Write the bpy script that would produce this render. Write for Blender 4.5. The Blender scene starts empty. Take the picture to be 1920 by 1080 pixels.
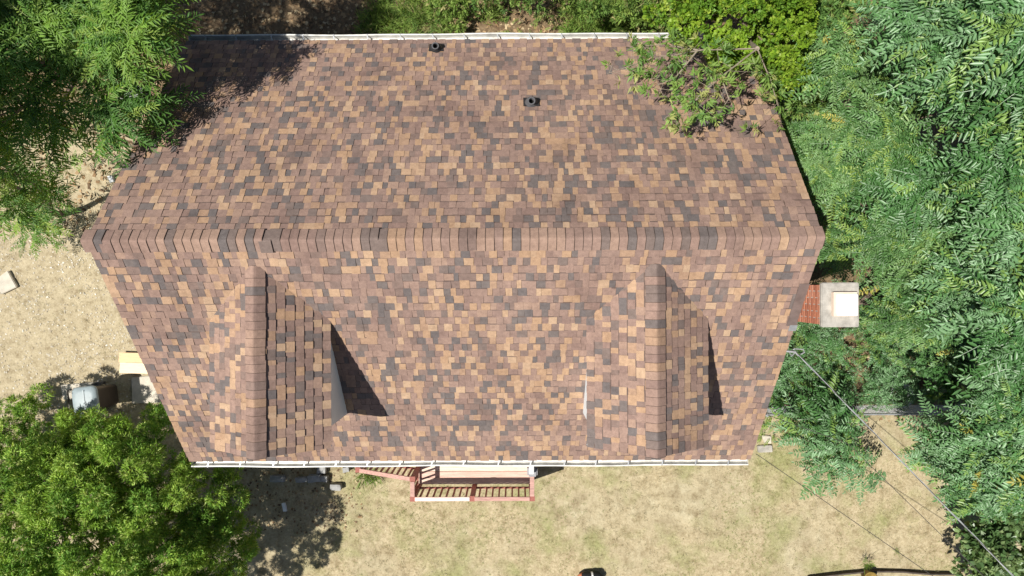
import bpy, bmesh, math, random
import numpy as np
from mathutils import Vector, Matrix, Euler

rng = np.random.default_rng(7)
random.seed(7)
scene = bpy.context.scene
COL = scene.collection

# ------------------------------------------------------------------ camera, sky, sun, exposure
cd = bpy.data.cameras.new('camera'); cam = bpy.data.objects.new('camera', cd); COL.objects.link(cam)
CAM = Vector((0.858, -0.663, 15.609))
cam.location = CAM; cam.rotation_euler = (-0.0042, 0.0033, -0.0043)
cd.sensor_width = 36.0; cd.lens = 24.0; cd.clip_end = 2000.0; cd.clip_start = 0.1
scene.camera = cam

SUN = Vector((-0.475, -0.165, 1.0)).normalized()          # towards the sun
world = bpy.data.worlds.new('World'); scene.world = world; world.use_nodes = True
wn = world.node_tree.nodes; wl = world.node_tree.links
sky = wn.new('ShaderNodeTexSky'); sky.sky_type = 'NISHITA'; sky.sun_disc = False
sky.sun_elevation = math.asin(SUN.z); sky.sun_rotation = math.atan2(SUN.x, SUN.y)
wl.new(sky.outputs[0], wn['Background'].inputs[0]); wn['Background'].inputs[1].default_value = 0.05
sd = bpy.data.lights.new('sun', 'SUN'); sd.energy = 5.0; sd.angle = math.radians(0.5); sd.color = (1.0, 0.955, 0.88)
sun = bpy.data.objects.new('sun', sd); COL.objects.link(sun)
sun.rotation_euler = SUN.to_track_quat('Z', 'Y').to_euler(); sun.location = SUN * 40
vs = scene.view_settings; vs.view_transform = 'Standard'; vs.look = 'None'; vs.gamma = 1.0; vs.exposure = 0.50; vs.use_curve_mapping = False
scene.cycles.use_denoising = True
scene.cycles.max_bounces = 6; scene.cycles.transparent_max_bounces = 4
scene.cycles.diffuse_bounces = 2; scene.cycles.glossy_bounces = 2; scene.cycles.transmission_bounces = 3

_R = Euler((-0.0042, 0.0033, -0.0043)).to_matrix()
def W(px, py, z):
    """survey: the point at height z (metres) that the photograph shows at (px, py)"""
    r = _R @ Vector(((px - 960) / 1280, (540 - py) / 1280, -1.0))
    return CAM + r * ((z - CAM.z) / r.z)

# ------------------------------------------------------------------ helpers
def tag(o, label=None, cat=None, group=None, kind=None):
    if label: o['label'] = label
    if cat: o['category'] = cat
    if group: o['group'] = group
    if kind or label: o['kind'] = kind or 'thing'
    return o
def empty(name, loc=(0, 0, 0), rz=0.0):
    o = bpy.data.objects.new(name, None); COL.objects.link(o)
    o.location = loc; o.rotation_euler = (0, 0, rz); o.empty_display_size = 0.2
    return o
def link(name, me, parent=None, loc=None):
    o = bpy.data.objects.new(name, me); COL.objects.link(o)
    if parent is not None: o.parent = parent
    if loc is not None: o.location = loc
    return o

class MB:
    """collects quads/ngons; build() links them as ONE mesh object. off = origin of the parent so world coordinates can be used"""
    def __init__(s): s.v = []; s.f = []; s.m = []
    def add(s, vs, fs, m=0):
        b = len(s.v); s.v += [tuple(p) for p in vs]
        for f in fs: s.f.append(tuple(b + i for i in f)); s.m.append(m)
    def box(s, c, d, rz=0.0, m=0, rx=0.0, ry=0.0):
        M = Euler((rx, ry, rz)).to_matrix(); c = Vector(c); h = [x / 2 for x in d]
        P = [c + M @ Vector((x * h[0], y * h[1], z * h[2])) for z in (-1, 1) for y in (-1, 1) for x in (-1, 1)]
        s.add(P, [(0, 2, 3, 1), (4, 5, 7, 6), (0, 1, 5, 4), (2, 6, 7, 3), (0, 4, 6, 2), (1, 3, 7, 5)], m)
    def bar(s, a, b, w, h, m=0, up=(0, 0, 1)):
        a = Vector(a); b = Vector(b); d = (b - a).normalized(); u = Vector(up)
        sd_ = d.cross(u)
        if sd_.length < 1e-4: sd_ = d.cross(Vector((0, 1, 0)))
        sd_.normalize(); u = sd_.cross(d)
        P = [p + sd_ * (x * w / 2) + u * (z * h / 2) for p in (a, b) for z in (-1, 1) for x in (-1, 1)]
        s.add(P, [(0, 1, 3, 2), (4, 6, 7, 5), (0, 4, 5, 1), (2, 3, 7, 6), (0, 2, 6, 4), (1, 5, 7, 3)], m)
    def tube(s, pts, rad, n=8, m=0, cap=True):
        pts = [Vector(p) for p in pts]
        if not hasattr(rad, '__len__'): rad = [rad] * len(pts)
        b = len(s.v); ref = Vector((0.31, 0.22, 0.92))
        for i, p in enumerate(pts):
            d = (pts[min(i + 1, len(pts) - 1)] - pts[max(i - 1, 0)]).normalized()
            x = d.cross(ref)
            if x.length < 1e-3: x = d.cross(Vector((1, 0, 0)))
            x.normalize(); y = d.cross(x)
            for k in range(n):
                a = 2 * math.pi * k / n; s.v.append(tuple(p + (x * math.cos(a) + y * math.sin(a)) * rad[i]))
        for i in range(len(pts) - 1):
            for k in range(n):
                s.f.append((b + i * n + k, b + i * n + (k + 1) % n, b + (i + 1) * n + (k + 1) % n, b + (i + 1) * n + k)); s.m.append(m)
        if cap:
            s.f.append(tuple(b + k for k in reversed(range(n)))); s.m.append(m)
            e = b + (len(pts) - 1) * n; s.f.append(tuple(e + k for k in range(n))); s.m.append(m)
    def lathe(s, prof, c=(0, 0, 0), n=24, m=0):
        b = len(s.v); c = Vector(c)
        for r, z in prof:
            for k in range(n):
                a = 2 * math.pi * k / n; s.v.append((c.x + r * math.cos(a), c.y + r * math.sin(a), c.z + z))
        for i in range(len(prof) - 1):
            for k in range(n):
                s.f.append((b + i * n + k, b + i * n + (k + 1) % n, b + (i + 1) * n + (k + 1) % n, b + (i + 1) * n + k)); s.m.append(m)
    def prism(s, poly, z0, z1, m=0):
        n = len(poly); P = [(p[0], p[1], z0) for p in poly] + [(p[0], p[1], z1) for p in poly]
        s.add(P, [tuple(reversed(range(n))), tuple(range(n, 2 * n))] + [(i, (i + 1) % n, n + (i + 1) % n, n + i) for i in range(n)], m)
    def build(s, name, mats, parent=None, off=None, smooth=False, bevel=0.0):
        if not isinstance(mats, (list, tuple)): mats = [mats]
        o_ = Vector(off) if off is not None else (parent.location if parent is not None and parent.parent is None else Vector((0, 0, 0)))
        if parent is None and off is None: o_ = Vector((0, 0, 0))
        me = bpy.data.meshes.new(name)
        me.from_pydata([(p[0] - o_.x, p[1] - o_.y, p[2] - o_.z) for p in s.v], [], s.f)
        for m in mats: me.materials.append(m)
        me.polygons.foreach_set('material_index', s.m)
        if smooth: me.polygons.foreach_set('use_smooth', [True] * len(s.f))
        me.update()
        if bevel:
            bm = bmesh.new(); bm.from_mesh(me); bmesh.ops.remove_doubles(bm, verts=bm.verts, dist=1e-5)
            bmesh.ops.bevel(bm, geom=list(bm.edges), offset=bevel, segments=2, affect='EDGES', clamp_overlap=True); bm.to_mesh(me); bm.free()
        return link(name, me, parent)

def quads_mesh(name, V, F, MI, mats, smooth=False):
    me = bpy.data.meshes.new(name); V = np.asarray(V, np.float32); F = np.asarray(F, np.int32)
    me.vertices.add(len(V)); me.vertices.foreach_set('co', V.ravel())
    me.loops.add(F.size); me.loops.foreach_set('vertex_index', F.ravel())
    me.polygons.add(len(F)); me.polygons.foreach_set('loop_start', np.arange(0, F.size, 4, dtype=np.int32))
    me.polygons.foreach_set('material_index', np.asarray(MI, np.int32))
    if smooth: me.polygons.foreach_set('use_smooth', np.ones(len(F), bool))
    for m in mats: me.materials.append(m)
    me.update(calc_edges=True); return me
def scatter(tpls, which, loc, mats3, scale, matidx):
    """replicate quad templates: tpls list of (V,F); which, loc (n,3), mats3 (n,3,3), scale (n), matidx (n) -> V,F,MI"""
    Vs, Fs, Ms = [], [], []; base = 0
    for t, (tv, tf) in enumerate(tpls):
        k = np.where(which == t)[0]
        if not len(k): continue
        v = np.einsum('nij,vj->nvi', mats3[k], tv) * scale[k][:, None, None] + loc[k][:, None, :]
        f = tf[None] + (np.arange(len(k)) * len(tv))[:, None, None] + base
        Vs.append(v.reshape(-1, 3)); Fs.append(f.reshape(-1, 4)); Ms.append(np.repeat(matidx[k], len(tf))); base += len(k) * len(tv)
    return np.concatenate(Vs), np.concatenate(Fs), np.concatenate(Ms)
def frames(az, el, roll):
    """rotation matrices whose x axis points to azimuth az, elevation el"""
    ca, sa, ce, se, cr, sr = np.cos(az), np.sin(az), np.cos(el), np.sin(el), np.cos(roll), np.sin(roll)
    x = np.stack([ca * ce, sa * ce, se], -1); y0 = np.stack([-sa, ca, 0 * ca], -1); z0 = np.cross(x, y0)
    y = y0 * cr[:, None] + z0 * sr[:, None]; z = -y0 * sr[:, None] + z0 * cr[:, None]
    return np.stack([x, y, z], -1)
_ng = rng.random((64, 64))
def vnoise(x, y, s):
    x = np.asarray(x) / s + 100.3; y = np.asarray(y) / s + 57.7
    i = np.floor(x).astype(int); j = np.floor(y).astype(int); u = x - i; v = y - j
    u = u * u * (3 - 2 * u); v = v * v * (3 - 2 * v); g = lambda a, b: _ng[a % 64, b % 64]
    return g(i, j) * (1 - u) * (1 - v) + g(i + 1, j) * u * (1 - v) + g(i, j + 1) * (1 - u) * v + g(i + 1, j + 1) * u * v

# ------------------------------------------------------------------ materials
def new_mat(name, rough=0.8, spec=0.3):
    m = bpy.data.materials.new(name); m.use_nodes = True; p = m.node_tree.nodes['Principled BSDF']
    p.inputs['Roughness'].default_value = rough; p.inputs['Specular IOR Level'].default_value = spec
    return m, m.node_tree.nodes, m.node_tree.links, p
def ramp(n, stops):
    r = n.new('ShaderNodeValToRGB'); e = r.color_ramp.elements
    while len(e) > len(stops): e.remove(e[-1])
    while len(e) < len(stops): e.new(0.5)
    for k, (p, c) in enumerate(stops): e[k].position = p; e[k].color = (*c, 1)
    return r
def noise(n, l, scale, detail=4, coord='Object', rough=0.6, stretch=None):
    tc = n.new('ShaderNodeTexCoord'); t = n.new('ShaderNodeTexNoise'); t.inputs['Scale'].default_value = scale
    t.inputs['Detail'].default_value = detail; t.inputs['Roughness'].default_value = rough
    if stretch:
        mp = n.new('ShaderNodeMapping'); mp.inputs['Scale'].default_value = stretch; l.new(tc.outputs[coord], mp.inputs[0]); l.new(mp.outputs[0], t.inputs['Vector'])
    else: l.new(tc.outputs[coord], t.inputs['Vector'])
    return t
def simple(name, col, rough=0.7, spec=0.3, var=0.25, scale=12, bump=0.0, metal=0.0, stretch=None, fine=0.0):
    m, n, l, p = new_mat(name, rough, spec); p.inputs['Metallic'].default_value = metal
    t = noise(n, l, scale, 5, stretch=stretch)
    a = tuple(c * (1 - var) for c in col); b = tuple(min(1, c * (1 + var)) for c in col)
    r = ramp(n, [(0.3, a), (0.7, b)]); l.new(t.outputs[0], r.inputs[0]); out = r.outputs[0]
    if fine:
        t2 = noise(n, l, scale * 14, 3); r2 = ramp(n, [(0.3, (1 - fine,) * 3), (0.7, (1 + fine,) * 3)]); l.new(t2.outputs[0], r2.inputs[0])
        mx = n.new('ShaderNodeMix'); mx.data_type = 'RGBA'; mx.blend_type = 'MULTIPLY'; mx.inputs[0].default_value = 1
        l.new(out, mx.inputs[6]); l.new(r2.outputs[0], mx.inputs[7]); out = mx.outputs[2]
    l.new(out, p.inputs['Base Color'])
    if bump:
        b_ = n.new('ShaderNodeBump'); b_.inputs['Strength'].default_value = bump; b_.inputs['Distance'].default_value = 0.02
        l.new(t.outputs[0], b_.inputs['Height']); l.new(b_.outputs[0], p.inputs['Normal'])
    return m
def leaf_mat(name, col, trans=0.3, rough=0.5, spec=0.35, var=0.25, tcol=None):
    m, n, l, p = new_mat(name, rough, spec); out = n['Material Output']
    t = noise(n, l, 3.0, 4); a = tuple(c * (1 - var) for c in col); b = tuple(c * (1 + var) for c in col)
    r = ramp(n, [(0.35, a), (0.65, b)]); l.new(t.outputs[0], r.inputs[0]); l.new(r.outputs[0], p.inputs['Base Color'])
    tr = n.new('ShaderNodeBsdfTranslucent'); tr.inputs[0].default_value = (*(tcol or (col[0] * 1.7, col[1] * 1.5, col[2] * 0.6)), 1)
    mx = n.new('ShaderNodeMixShader'); mx.inputs[0].default_value = trans
    l.new(p.outputs[0], mx.inputs[1]); l.new(tr.outputs[0], mx.inputs[2]); l.new(mx.outputs[0], out.inputs['Surface'])
    return m
def shingle_mat(name, col):
    m, n, l, p = new_mat(name, 0.92, 0.15)
    ge = n.new('ShaderNodeNewGeometry'); g = noise(n, l, 260, 2); s = noise(n, l, 1.1, 6, rough=0.7); q = noise(n, l, 16, 3)
    for t_ in (g, s, q): l.new(ge.outputs['Position'], t_.inputs['Vector'])
    r1 = ramp(n, [(0.3, (0.70,) * 3), (0.7, (1.30,) * 3)]); l.new(g.outputs[0], r1.inputs[0])
    r2 = ramp(n, [(0.28, (0.74, 0.73, 0.74)), (0.45, (0.97, 0.96, 0.97)), (0.72, (1.14, 1.15, 1.16))]); l.new(s.outputs[0], r2.inputs[0])
    r3 = ramp(n, [(0.3, tuple(c * 0.86 for c in col)), (0.7, tuple(c * 1.14 for c in col))]); l.new(q.outputs[0], r3.inputs[0])
    def mul(a, b):
        x = n.new('ShaderNodeMix'); x.data_type = 'RGBA'; x.blend_type = 'MULTIPLY'; x.inputs[0].default_value = 1; l.new(a, x.inputs[6]); l.new(b, x.inputs[7]); return x.outputs[2]
    l.new(mul(mul(r3.outputs[0], r1.outputs[0]), r2.outputs[0]), p.inputs['Base Color'])
    b_ = n.new('ShaderNodeBump'); b_.inputs['Strength'].default_value = 0.5; b_.inputs['Distance'].default_value = 0.004
    l.new(g.outputs[0], b_.inputs['Height']); l.new(b_.outputs[0], p.inputs['Normal'])
    return m
M = {}
SH = [  # (weight, colour) shingle granule blends: 0-3 brown, 4-7 tan, 8-9 charcoal, 10-11 dark brown
    (0.15, (0.238, 0.162, 0.131)), (0.15, (0.256, 0.173, 0.138)), (0.12, (0.213, 0.144, 0.119)), (0.08, (0.286, 0.193, 0.146)),
    (0.09, (0.342, 0.222, 0.140)), (0.08, (0.364, 0.244, 0.158)), (0.06, (0.312, 0.204, 0.136)), (0.04, (0.382, 0.265, 0.175)),
    (0.07, (0.140, 0.117, 0.108)), (0.06, (0.124, 0.107, 0.102)), (0.05, (0.162, 0.124, 0.108)), (0.05, (0.186, 0.132, 0.111))]
SHM = [shingle_mat('shingle_blend_%d' % i, c) for i, (w, c) in enumerate(SH)]
SHW_UP = np.array([.09, .10, .06, .08, .15, .13, .09, .05, .10, .07, .06, .04]); SHW_UP /= SHW_UP.sum()
SHW_LO = np.array([.21, .18, .18, .08, .025, .02, .035, .005, .07, .05, .08, .09]); SHW_LO /= SHW_LO.sum()
M['edge'] = simple('asphalt_edge', (0.050, 0.036, 0.030), 0.95, 0.1, 0.3, 30)
M['band'] = shingle_mat('shingle_printed_band', (0.115, 0.082, 0.070))
M['deck_ply'] = simple('roof_underlay', (0.12, 0.08, 0.065), 0.9, 0.2, 0.3, 6)
M['white'] = simple('white_paint', (0.78, 0.78, 0.76), 0.5, 0.4, 0.06, 5)
M['gutter'] = simple('gutter_aluminium_paint', (0.60, 0.59, 0.55), 0.45, 0.45, 0.28, 5)
M['gutter_dirt'] = simple('gutter_silt', (0.50, 0.46, 0.36), 0.9, 0.2, 0.5, 14, 0.4)
M['siding'] = simple('white_siding', (0.68, 0.71, 0.73), 0.6, 0.3, 0.05, 4)
M['rubber'] = simple('black_rubber', (0.022, 0.022, 0.024), 0.45, 0.5, 0.3, 20)
M['pipe'] = simple('grey_pipe', (0.075, 0.075, 0.08), 0.4, 0.5, 0.2, 20)
M['hole'] = simple('pipe_inside', (0.006, 0.006, 0.006), 0.9, 0.1, 0.1, 5)
M['concrete'] = simple('weathered_concrete', (0.32, 0.30, 0.265), 0.9, 0.2, 0.28, 9, 0.5, fine=0.12)
M['slab'] = simple('pale_slab', (0.46, 0.42, 0.35), 0.9, 0.2, 0.16, 6, 0.4, fine=0.12)
M['mortar'] = simple('mortar', (0.44, 0.38, 0.33), 0.95, 0.1, 0.2, 20)
BR = [simple('brick_red_%d' % i, c, 0.85, 0.2, 0.2, 30, 0.3, fine=0.1) for i, c in enumerate([(0.36, 0.140, 0.082), (0.39, 0.165, 0.100), (0.30, 0.115, 0.070), (0.41, 0.190, 0.125)])]
M['flue'] = simple('white_flue_cap', (0.82, 0.82, 0.80), 0.5, 0.4, 0.05, 8)
M['metal'] = simple('galvanised', (0.42, 0.43, 0.44), 0.45, 0.5, 0.2, 14, metal=0.6)
M['flash'] = simple('brown_flashing', (0.14, 0.105, 0.095), 0.6, 0.4, 0.2, 8)
M['redwood'] = simple('faded_red_stain', (0.42, 0.25, 0.21), 0.75, 0.25, 0.3, 9, 0.3, stretch=(0.5, 5, 5), fine=0.12)  # top rails: faded stain, lightened for the sun on their upper faces
M['redwood_shaded'] = simple('shaded_red_stain', (0.28, 0.098, 0.075), 0.7, 0.3, 0.25, 9, 0.3, stretch=(5, 5, 0.6))  # darker copy of the stain: shade of posts and balusters put into the colour
M['redwood_lit'] = simple('lit_white_stain', (0.72, 0.56, 0.50), 0.8, 0.2, 0.2, 7, 0.3, stretch=(0.4, 4, 4))  # left top rail: sunlit white put into the stain colour
DECKM = [simple('deck_stain_%d' % i, c, 0.8, 0.2, 0.22, 6, 0.3, stretch=(0.5, 7, 7), fine=0.12) for i, c in enumerate([(0.62, 0.46, 0.375), (0.66, 0.51, 0.42), (0.60, 0.385, 0.315)])]
M['bin_body'] = simple('dark_brown_plastic', (0.045, 0.034, 0.026), 0.5, 0.4, 0.2, 6)
M['bin_lid'] = simple('blue_grey_lid', (0.24, 0.29, 0.31), 0.5, 0.5, 0.12, 5)
M['wood'] = simple('fresh_pine', (0.66, 0.45, 0.26), 0.7, 0.25, 0.15, 5, 0.2, stretch=(1, 9, 9))
M['wood_pale'] = simple('pale_pine', (0.76, 0.60, 0.42), 0.7, 0.25, 0.12, 5, 0.2, stretch=(1, 9, 9))
M['stone'] = simple('grey_fieldstone', (0.30, 0.30, 0.29), 0.85, 0.25, 0.3, 6, 0.6, fine=0.15)
M['plastic_white'] = simple('white_plastic', (0.78, 0.79, 0.78), 0.4, 0.5, 0.08, 6)
M['soil'] = simple('soil', (0.13, 0.095, 0.065), 0.95, 0.1, 0.4, 20, 0.6)
M['bark'] = simple('grey_brown_bark', (0.17, 0.13, 0.10), 0.9, 0.2, 0.35, 12, 0.6, stretch=(1, 1, 0.3))
M['twig'] = simple('pale_twig', (0.24, 0.20, 0.15), 0.9, 0.2, 0.3, 12)
M['wire_dark'] = simple('black_cable', (0.05, 0.045, 0.04), 0.6, 0.4, 0.2, 8)
M['wire_grey'] = simple('bare_aluminium_cable', (0.30, 0.31, 0.32), 0.55, 0.5, 0.2, 8, metal=0.2)
M['yellow'] = simple('yellow_glaze', (0.20, 0.135, 0.03), 0.6, 0.4, 0.3, 8)
M['black'] = simple('black_fabric', (0.016, 0.017, 0.019), 0.8, 0.3, 0.2, 15)
M['orange'] = simple('orange_fabric', (0.55, 0.20, 0.10), 0.8, 0.3, 0.2, 15)
M['dark_strip'] = simple('dark_strip_brown', (0.075, 0.06, 0.05), 0.9, 0.2, 0.4, 8, 0.5)
M['paving'] = simple('pavement_concrete', (0.44, 0.41, 0.36), 0.9, 0.2, 0.15, 3, 0.3, fine=0.12)
def palette(tagname, cols, **k): return [leaf_mat('%s_leaf_%d' % (tagname, i), c, **k) for i, c in enumerate(cols)]
P_AIL = palette('bluegreen', [(0.088, 0.200, 0.064), (0.130, 0.248, 0.108), (0.058, 0.150, 0.040), (0.160, 0.265, 0.060)], rough=0.42, spec=0.6, trans=0.18)
P_LOC = palette('locust', [(0.096, 0.208, 0.058), (0.140, 0.252, 0.085), (0.066, 0.155, 0.040), (0.190, 0.285, 0.058)], rough=0.45, spec=0.5, trans=0.2)
YEL = leaf_mat('yellowed_leaf', (0.36, 0.33, 0.07), trans=.2); P_AIL.append(YEL); P_LOC.append(YEL)
P_SUM = palette('deepgreen', [(0.105, 0.220, 0.034), (0.155, 0.280, 0.042), (0.072, 0.170, 0.030), (0.230, 0.330, 0.060)], rough=0.5, spec=0.35, trans=0.3)
P_ARB = palette('arborvitae', [(0.205, 0.350, 0.046), (0.295, 0.440, 0.075), (0.130, 0.260, 0.036), (0.385, 0.475, 0.135)], rough=0.6, spec=0.25, trans=0.22)
P_MAP = palette('yellowgreen', [(0.180, 0.305, 0.026), (0.235, 0.360, 0.034), (0.120, 0.235, 0.024), (0.300, 0.400, 0.060)], rough=0.5, spec=0.3, trans=0.35)
P_OLV = palette('olive', [(0.150, 0.260, 0.055), (0.190, 0.290, 0.065), (0.105, 0.205, 0.050), (0.310, 0.330, 0.110)], rough=0.55, spec=0.35, trans=0.28)
P_WEED = palette('weed', [(0.160, 0.255, 0.050), (0.220, 0.310, 0.070), (0.105, 0.190, 0.040), (0.380, 0.350, 0.160)], rough=0.6, spec=0.25, trans=0.25)
P_SHR = palette('paleshrub', [(0.120, 0.200, 0.070), (0.170, 0.250, 0.095), (0.080, 0.150, 0.050), (0.210, 0.280, 0.120)], rough=0.4, spec=0.5, trans=0.22)
P_DRY = [simple('dry_blade_%d' % i, c, 0.9, 0.15, 0.15, 5) for i, c in enumerate([(0.43, 0.38, 0.23), (0.50, 0.45, 0.29), (0.34, 0.29, 0.17), (0.27, 0.30, 0.11)])]
P_LIT = [simple('dead_leaf_%d' % i, c, 0.85, 0.2, 0.2, 8) for i, c in enumerate([(0.22, 0.14, 0.075), (0.32, 0.22, 0.12), (0.13, 0.085, 0.05), (0.42, 0.33, 0.20)])]
P_GRIT = [simple('grit_%d' % i, c, 0.9, 0.2, 0.15, 8) for i, c in enumerate([(0.46, 0.42, 0.34), (0.34, 0.29, 0.21), (0.24, 0.20, 0.14), (0.60, 0.57, 0.50)])]

# ------------------------------------------------------------------ ground
def ground_material():
    m, n, l, p = new_mat('yard_ground', 0.95, 0.12)
    def mix(f, a, b):
        x = n.new('ShaderNodeMix'); x.data_type = 'RGBA'; l.new(f, x.inputs[0])
        for s, v in ((6, a), (7, b)):
            if isinstance(v, tuple): x.inputs[s].default_value = (*v, 1)
            else: l.new(v, x.inputs[s])
        return x.outputs[2]
    big = noise(n, l, 0.45, 5); mid = noise(n, l, 2.6, 6, rough=0.7); fin = noise(n, l, 20, 6, rough=0.8); pat = noise(n, l, 0.8, 5, rough=0.65)
    straw = ramp(n, [(0.25, (0.190, 0.150, 0.085)), (0.42, (0.335, 0.275, 0.170)), (0.56, (0.420, 0.355, 0.230)), (0.74, (0.540, 0.480, 0.345))]); l.new(fin.outputs[0], straw.inputs[0])
    dirt = ramp(n, [(0.3, (0.258, 0.211, 0.133)), (0.5, (0.370, 0.320, 0.211)), (0.7, (0.464, 0.423, 0.297))]); l.new(mid.outputs[0], dirt.inputs[0])
    green = ramp(n, [(0.3, (0.150, 0.165, 0.062)), (0.7, (0.330, 0.325, 0.150))]); l.new(fin.outputs[0], green.inputs[0])
    litter = ramp(n, [(0.3, (0.090, 0.062, 0.036)), (0.55, (0.190, 0.135, 0.080)), (0.75, (0.330, 0.255, 0.160))]); l.new(fin.outputs[0], litter.inputs[0])
    fd = ramp(n, [(0.44, (0, 0, 0)), (0.62, (0.8, 0.8, 0.8))]); l.new(big.outputs[0], fd.inputs[0])
    fg = ramp(n, [(0.47, (0, 0, 0)), (0.66, (0.85, 0.85, 0.85))]); l.new(pat.outputs[0], fg.inputs[0])
    c = mix(fd.outputs[0], straw.outputs[0], dirt.outputs[0])
    tc = n.new('ShaderNodeTexCoord'); sp = n.new('ShaderNodeSeparateXYZ'); l.new(tc.outputs['Object'], sp.inputs[0])
    def mapr(src, a, b):
        r = n.new('ShaderNodeMapRange'); r.inputs[1].default_value = a; r.inputs[2].default_value = b; l.new(src, r.inputs[0]); return r.outputs[0]
    def mul(a, b):
        q = n.new('ShaderNodeMath'); q.operation = 'MULTIPLY'; l.new(a, q.inputs[0]); l.new(b, q.inputs[1]); return q.outputs[0]
    # turf grows only in the front yard, bare earth on the left, woodland floor behind the house and on the right
    lawn = mul(mapr(sp.outputs[1], -3.6, -4.6), mapr(sp.outputs[0], -4.6, -3.0))
    c = mix(mul(fg.outputs[0], lawn), c, green.outputs[0])
    left = mul(mapr(sp.outputs[0], -5.4, -6.0), mapr(sp.outputs[1], -4.0, -3.0))
    dsand = ramp(n, [(0.18, (0.177, 0.132, 0.079)), (0.3, (0.285, 0.233, 0.151)), (0.5, (0.395, 0.336, 0.226)), (0.7, (0.466, 0.409, 0.289))]); l.new(fin.outputs[0], dsand.inputs[0])
    c = mix(left, c, dsand.outputs[0])
    rough_ = noise(n, l, 4.5, 6, rough=0.75); rr = ramp(n, [(0.32, (0.62, 0.58, 0.52)), (0.48, (0.95, 0.94, 0.92)), (0.68, (1.14, 1.14, 1.14))]); l.new(rough_.outputs[0], rr.inputs[0])
    mm = n.new('ShaderNodeMix'); mm.data_type = 'RGBA'; mm.blend_type = 'MULTIPLY'; mm.inputs[0].default_value = 1; l.new(c, mm.inputs[6]); l.new(rr.outputs[0], mm.inputs[7]); c = mm.outputs[2]
    wob = n.new('ShaderNodeMath'); wob.operation = 'MULTIPLY_ADD'; l.new(mid.outputs[0], wob.inputs[0]); wob.inputs[1].default_value = 1.2; l.new(sp.outputs[1], wob.inputs[2])
    c = mix(mapr(wob.outputs[0], 3.2, 4.6), c, litter.outputs[0])
    right = mul(mapr(sp.outputs[0], 5.4, 6.0), mapr(sp.outputs[1], -3.6, -3.1))
    c = mix(right, c, litter.outputs[0])
    l.new(c, p.inputs['Base Color'])
    b_ = n.new('ShaderNodeBump'); b_.inputs['Strength'].default_value = 0.7; b_.inputs['Distance'].default_value = 0.03
    l.new(fin.outputs[0], b_.inputs['Height']); l.new(b_.outputs[0], p.inputs['Normal'])
    return m
def gz(x, y): return (vnoise(x, y, 0.9) - 0.5) * 0.045 + (vnoise(np.asarray(x) + 9, y, 0.25) - 0.5) * 0.02 - 0.035
def ground():
    n = 240; xs = np.concatenate([[-200, -60, -25], np.linspace(-14, 16, n), [30, 60, 200]]); ys = np.concatenate([[-200, -60, -22], np.linspace(-11, 10, 170), [24, 60, 200]])
    X, Y = np.meshgrid(xs, ys); Z = (vnoise(X, Y, 0.9) - 0.5) * 0.045 + (vnoise(X + 9, Y, 0.25) - 0.5) * 0.02
    far = (np.abs(X - 1) > 14.5) | (np.abs(Y) > 10.8); Z[far] = 0.0
    Z -= 0.035
    nx = len(xs); idx = np.arange(X.size).reshape(X.shape)
    F = np.stack([idx[:-1, :-1], idx[:-1, 1:], idx[1:, 1:], idx[1:, :-1]], -1).reshape(-1, 4)
    me = quads_mesh('ground', np.stack([X, Y, Z], -1).reshape(-1, 3), F, np.zeros(len(F)), [ground_material()], True)
    tag(link('ground', me), kind='structure')
ground()

# ------------------------------------------------------------------ the house
L2, RUN, ZE, ZR = 5.295, 3.947, 2.75, 5.82
PT = (ZR - ZE) / RUN; SL = math.hypot(RUN, ZR - ZE); CP = RUN / SL; SP = (ZR - ZE) / SL
DORM = [(-2.985, 'l'), (2.945, 'r')]; DHW, DZR, DZE, DYF = 0.935, 5.565, 4.888, -3.20
DT = (DZR - DZE) / DHW; DSL = math.hypot(DHW, DZR - DZE)
house = tag(empty('house'), 'one and a half storey house with brown blended asphalt shingle roof and two gable dormers', 'house')
rb = MB()
for s in (1, -1):
    a = Vector((0, 0, ZR - 0.012)); e = Vector((0, s * RUN, ZE - 0.012)); nn = Vector((0, s * SP, CP)) * -0.05
    P = []
    for x in (-L2 + 0.01, L2 - 0.01): P += [Vector((x, a.y, a.z)), Vector((x, e.y, e.z)), Vector((x, e.y, e.z)) + nn * 2, Vector((x, 0, ZR - 0.16))]
    rb.add(P, [(0, 1, 2, 3), (4, 7, 6, 5), (0, 4, 5, 1), (3, 2, 6, 7), (1, 5, 6, 2)])
roof = rb.build('roof', M['deck_ply'], house)
wb = MB(); WX, WY = 5.10, 3.55
for s in (-1, 1):   # clapboards of the long walls and gables
    nb = 18
    for k in range(nb):
        z0 = 0.42 + k * 0.13; wb.box((0, s * WY, z0 + 0.062), (2 * WX, 0.05, 0.124), rx=0.03 * s)
    for k in range(40):
        z0 = 0.42 + k * 0.13; hw = min(WY, (ZR - 0.25 - z0 - 0.13) / PT)
        if hw > 0.1: wb.box((s * WX, 0, z0 + 0.062), (0.05, 2 * hw, 0.124), ry=-0.03 * s)
wb.build('wall', M['siding'], house)
fb = MB(); fb.box((0, 0, 0.16), (2 * WX + 0.02, 2 * WY + 0.02, 0.55)); fb.build('foundation', M['concrete'], house)
for s in (-1, 1):
    f = MB(); f.box((0, s * (RUN - 0.035), ZE - 0.13), (2 * L2 - 0.06, 0.025, 0.17)); f.build('fascia', M['white'], house)
    for t in (-1, 1):
        f = MB(); f.bar((s * (L2 - 0.03), t * (RUN - 0.06), ZE - 0.10), (s * (L2 - 0.03), t * 0.02, ZR - 0.115), 0.025, 0.13, up=(0, 0, 1)); f.build('rake_board', M['flash'], house)
for s in (-1, 1):
    f = MB(); f.box((0, s * (RUN - 0.22), ZE - 0.23), (2 * L2 - 0.1, 0.36, 0.015)); f.build('soffit', M['white'], house)

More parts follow.
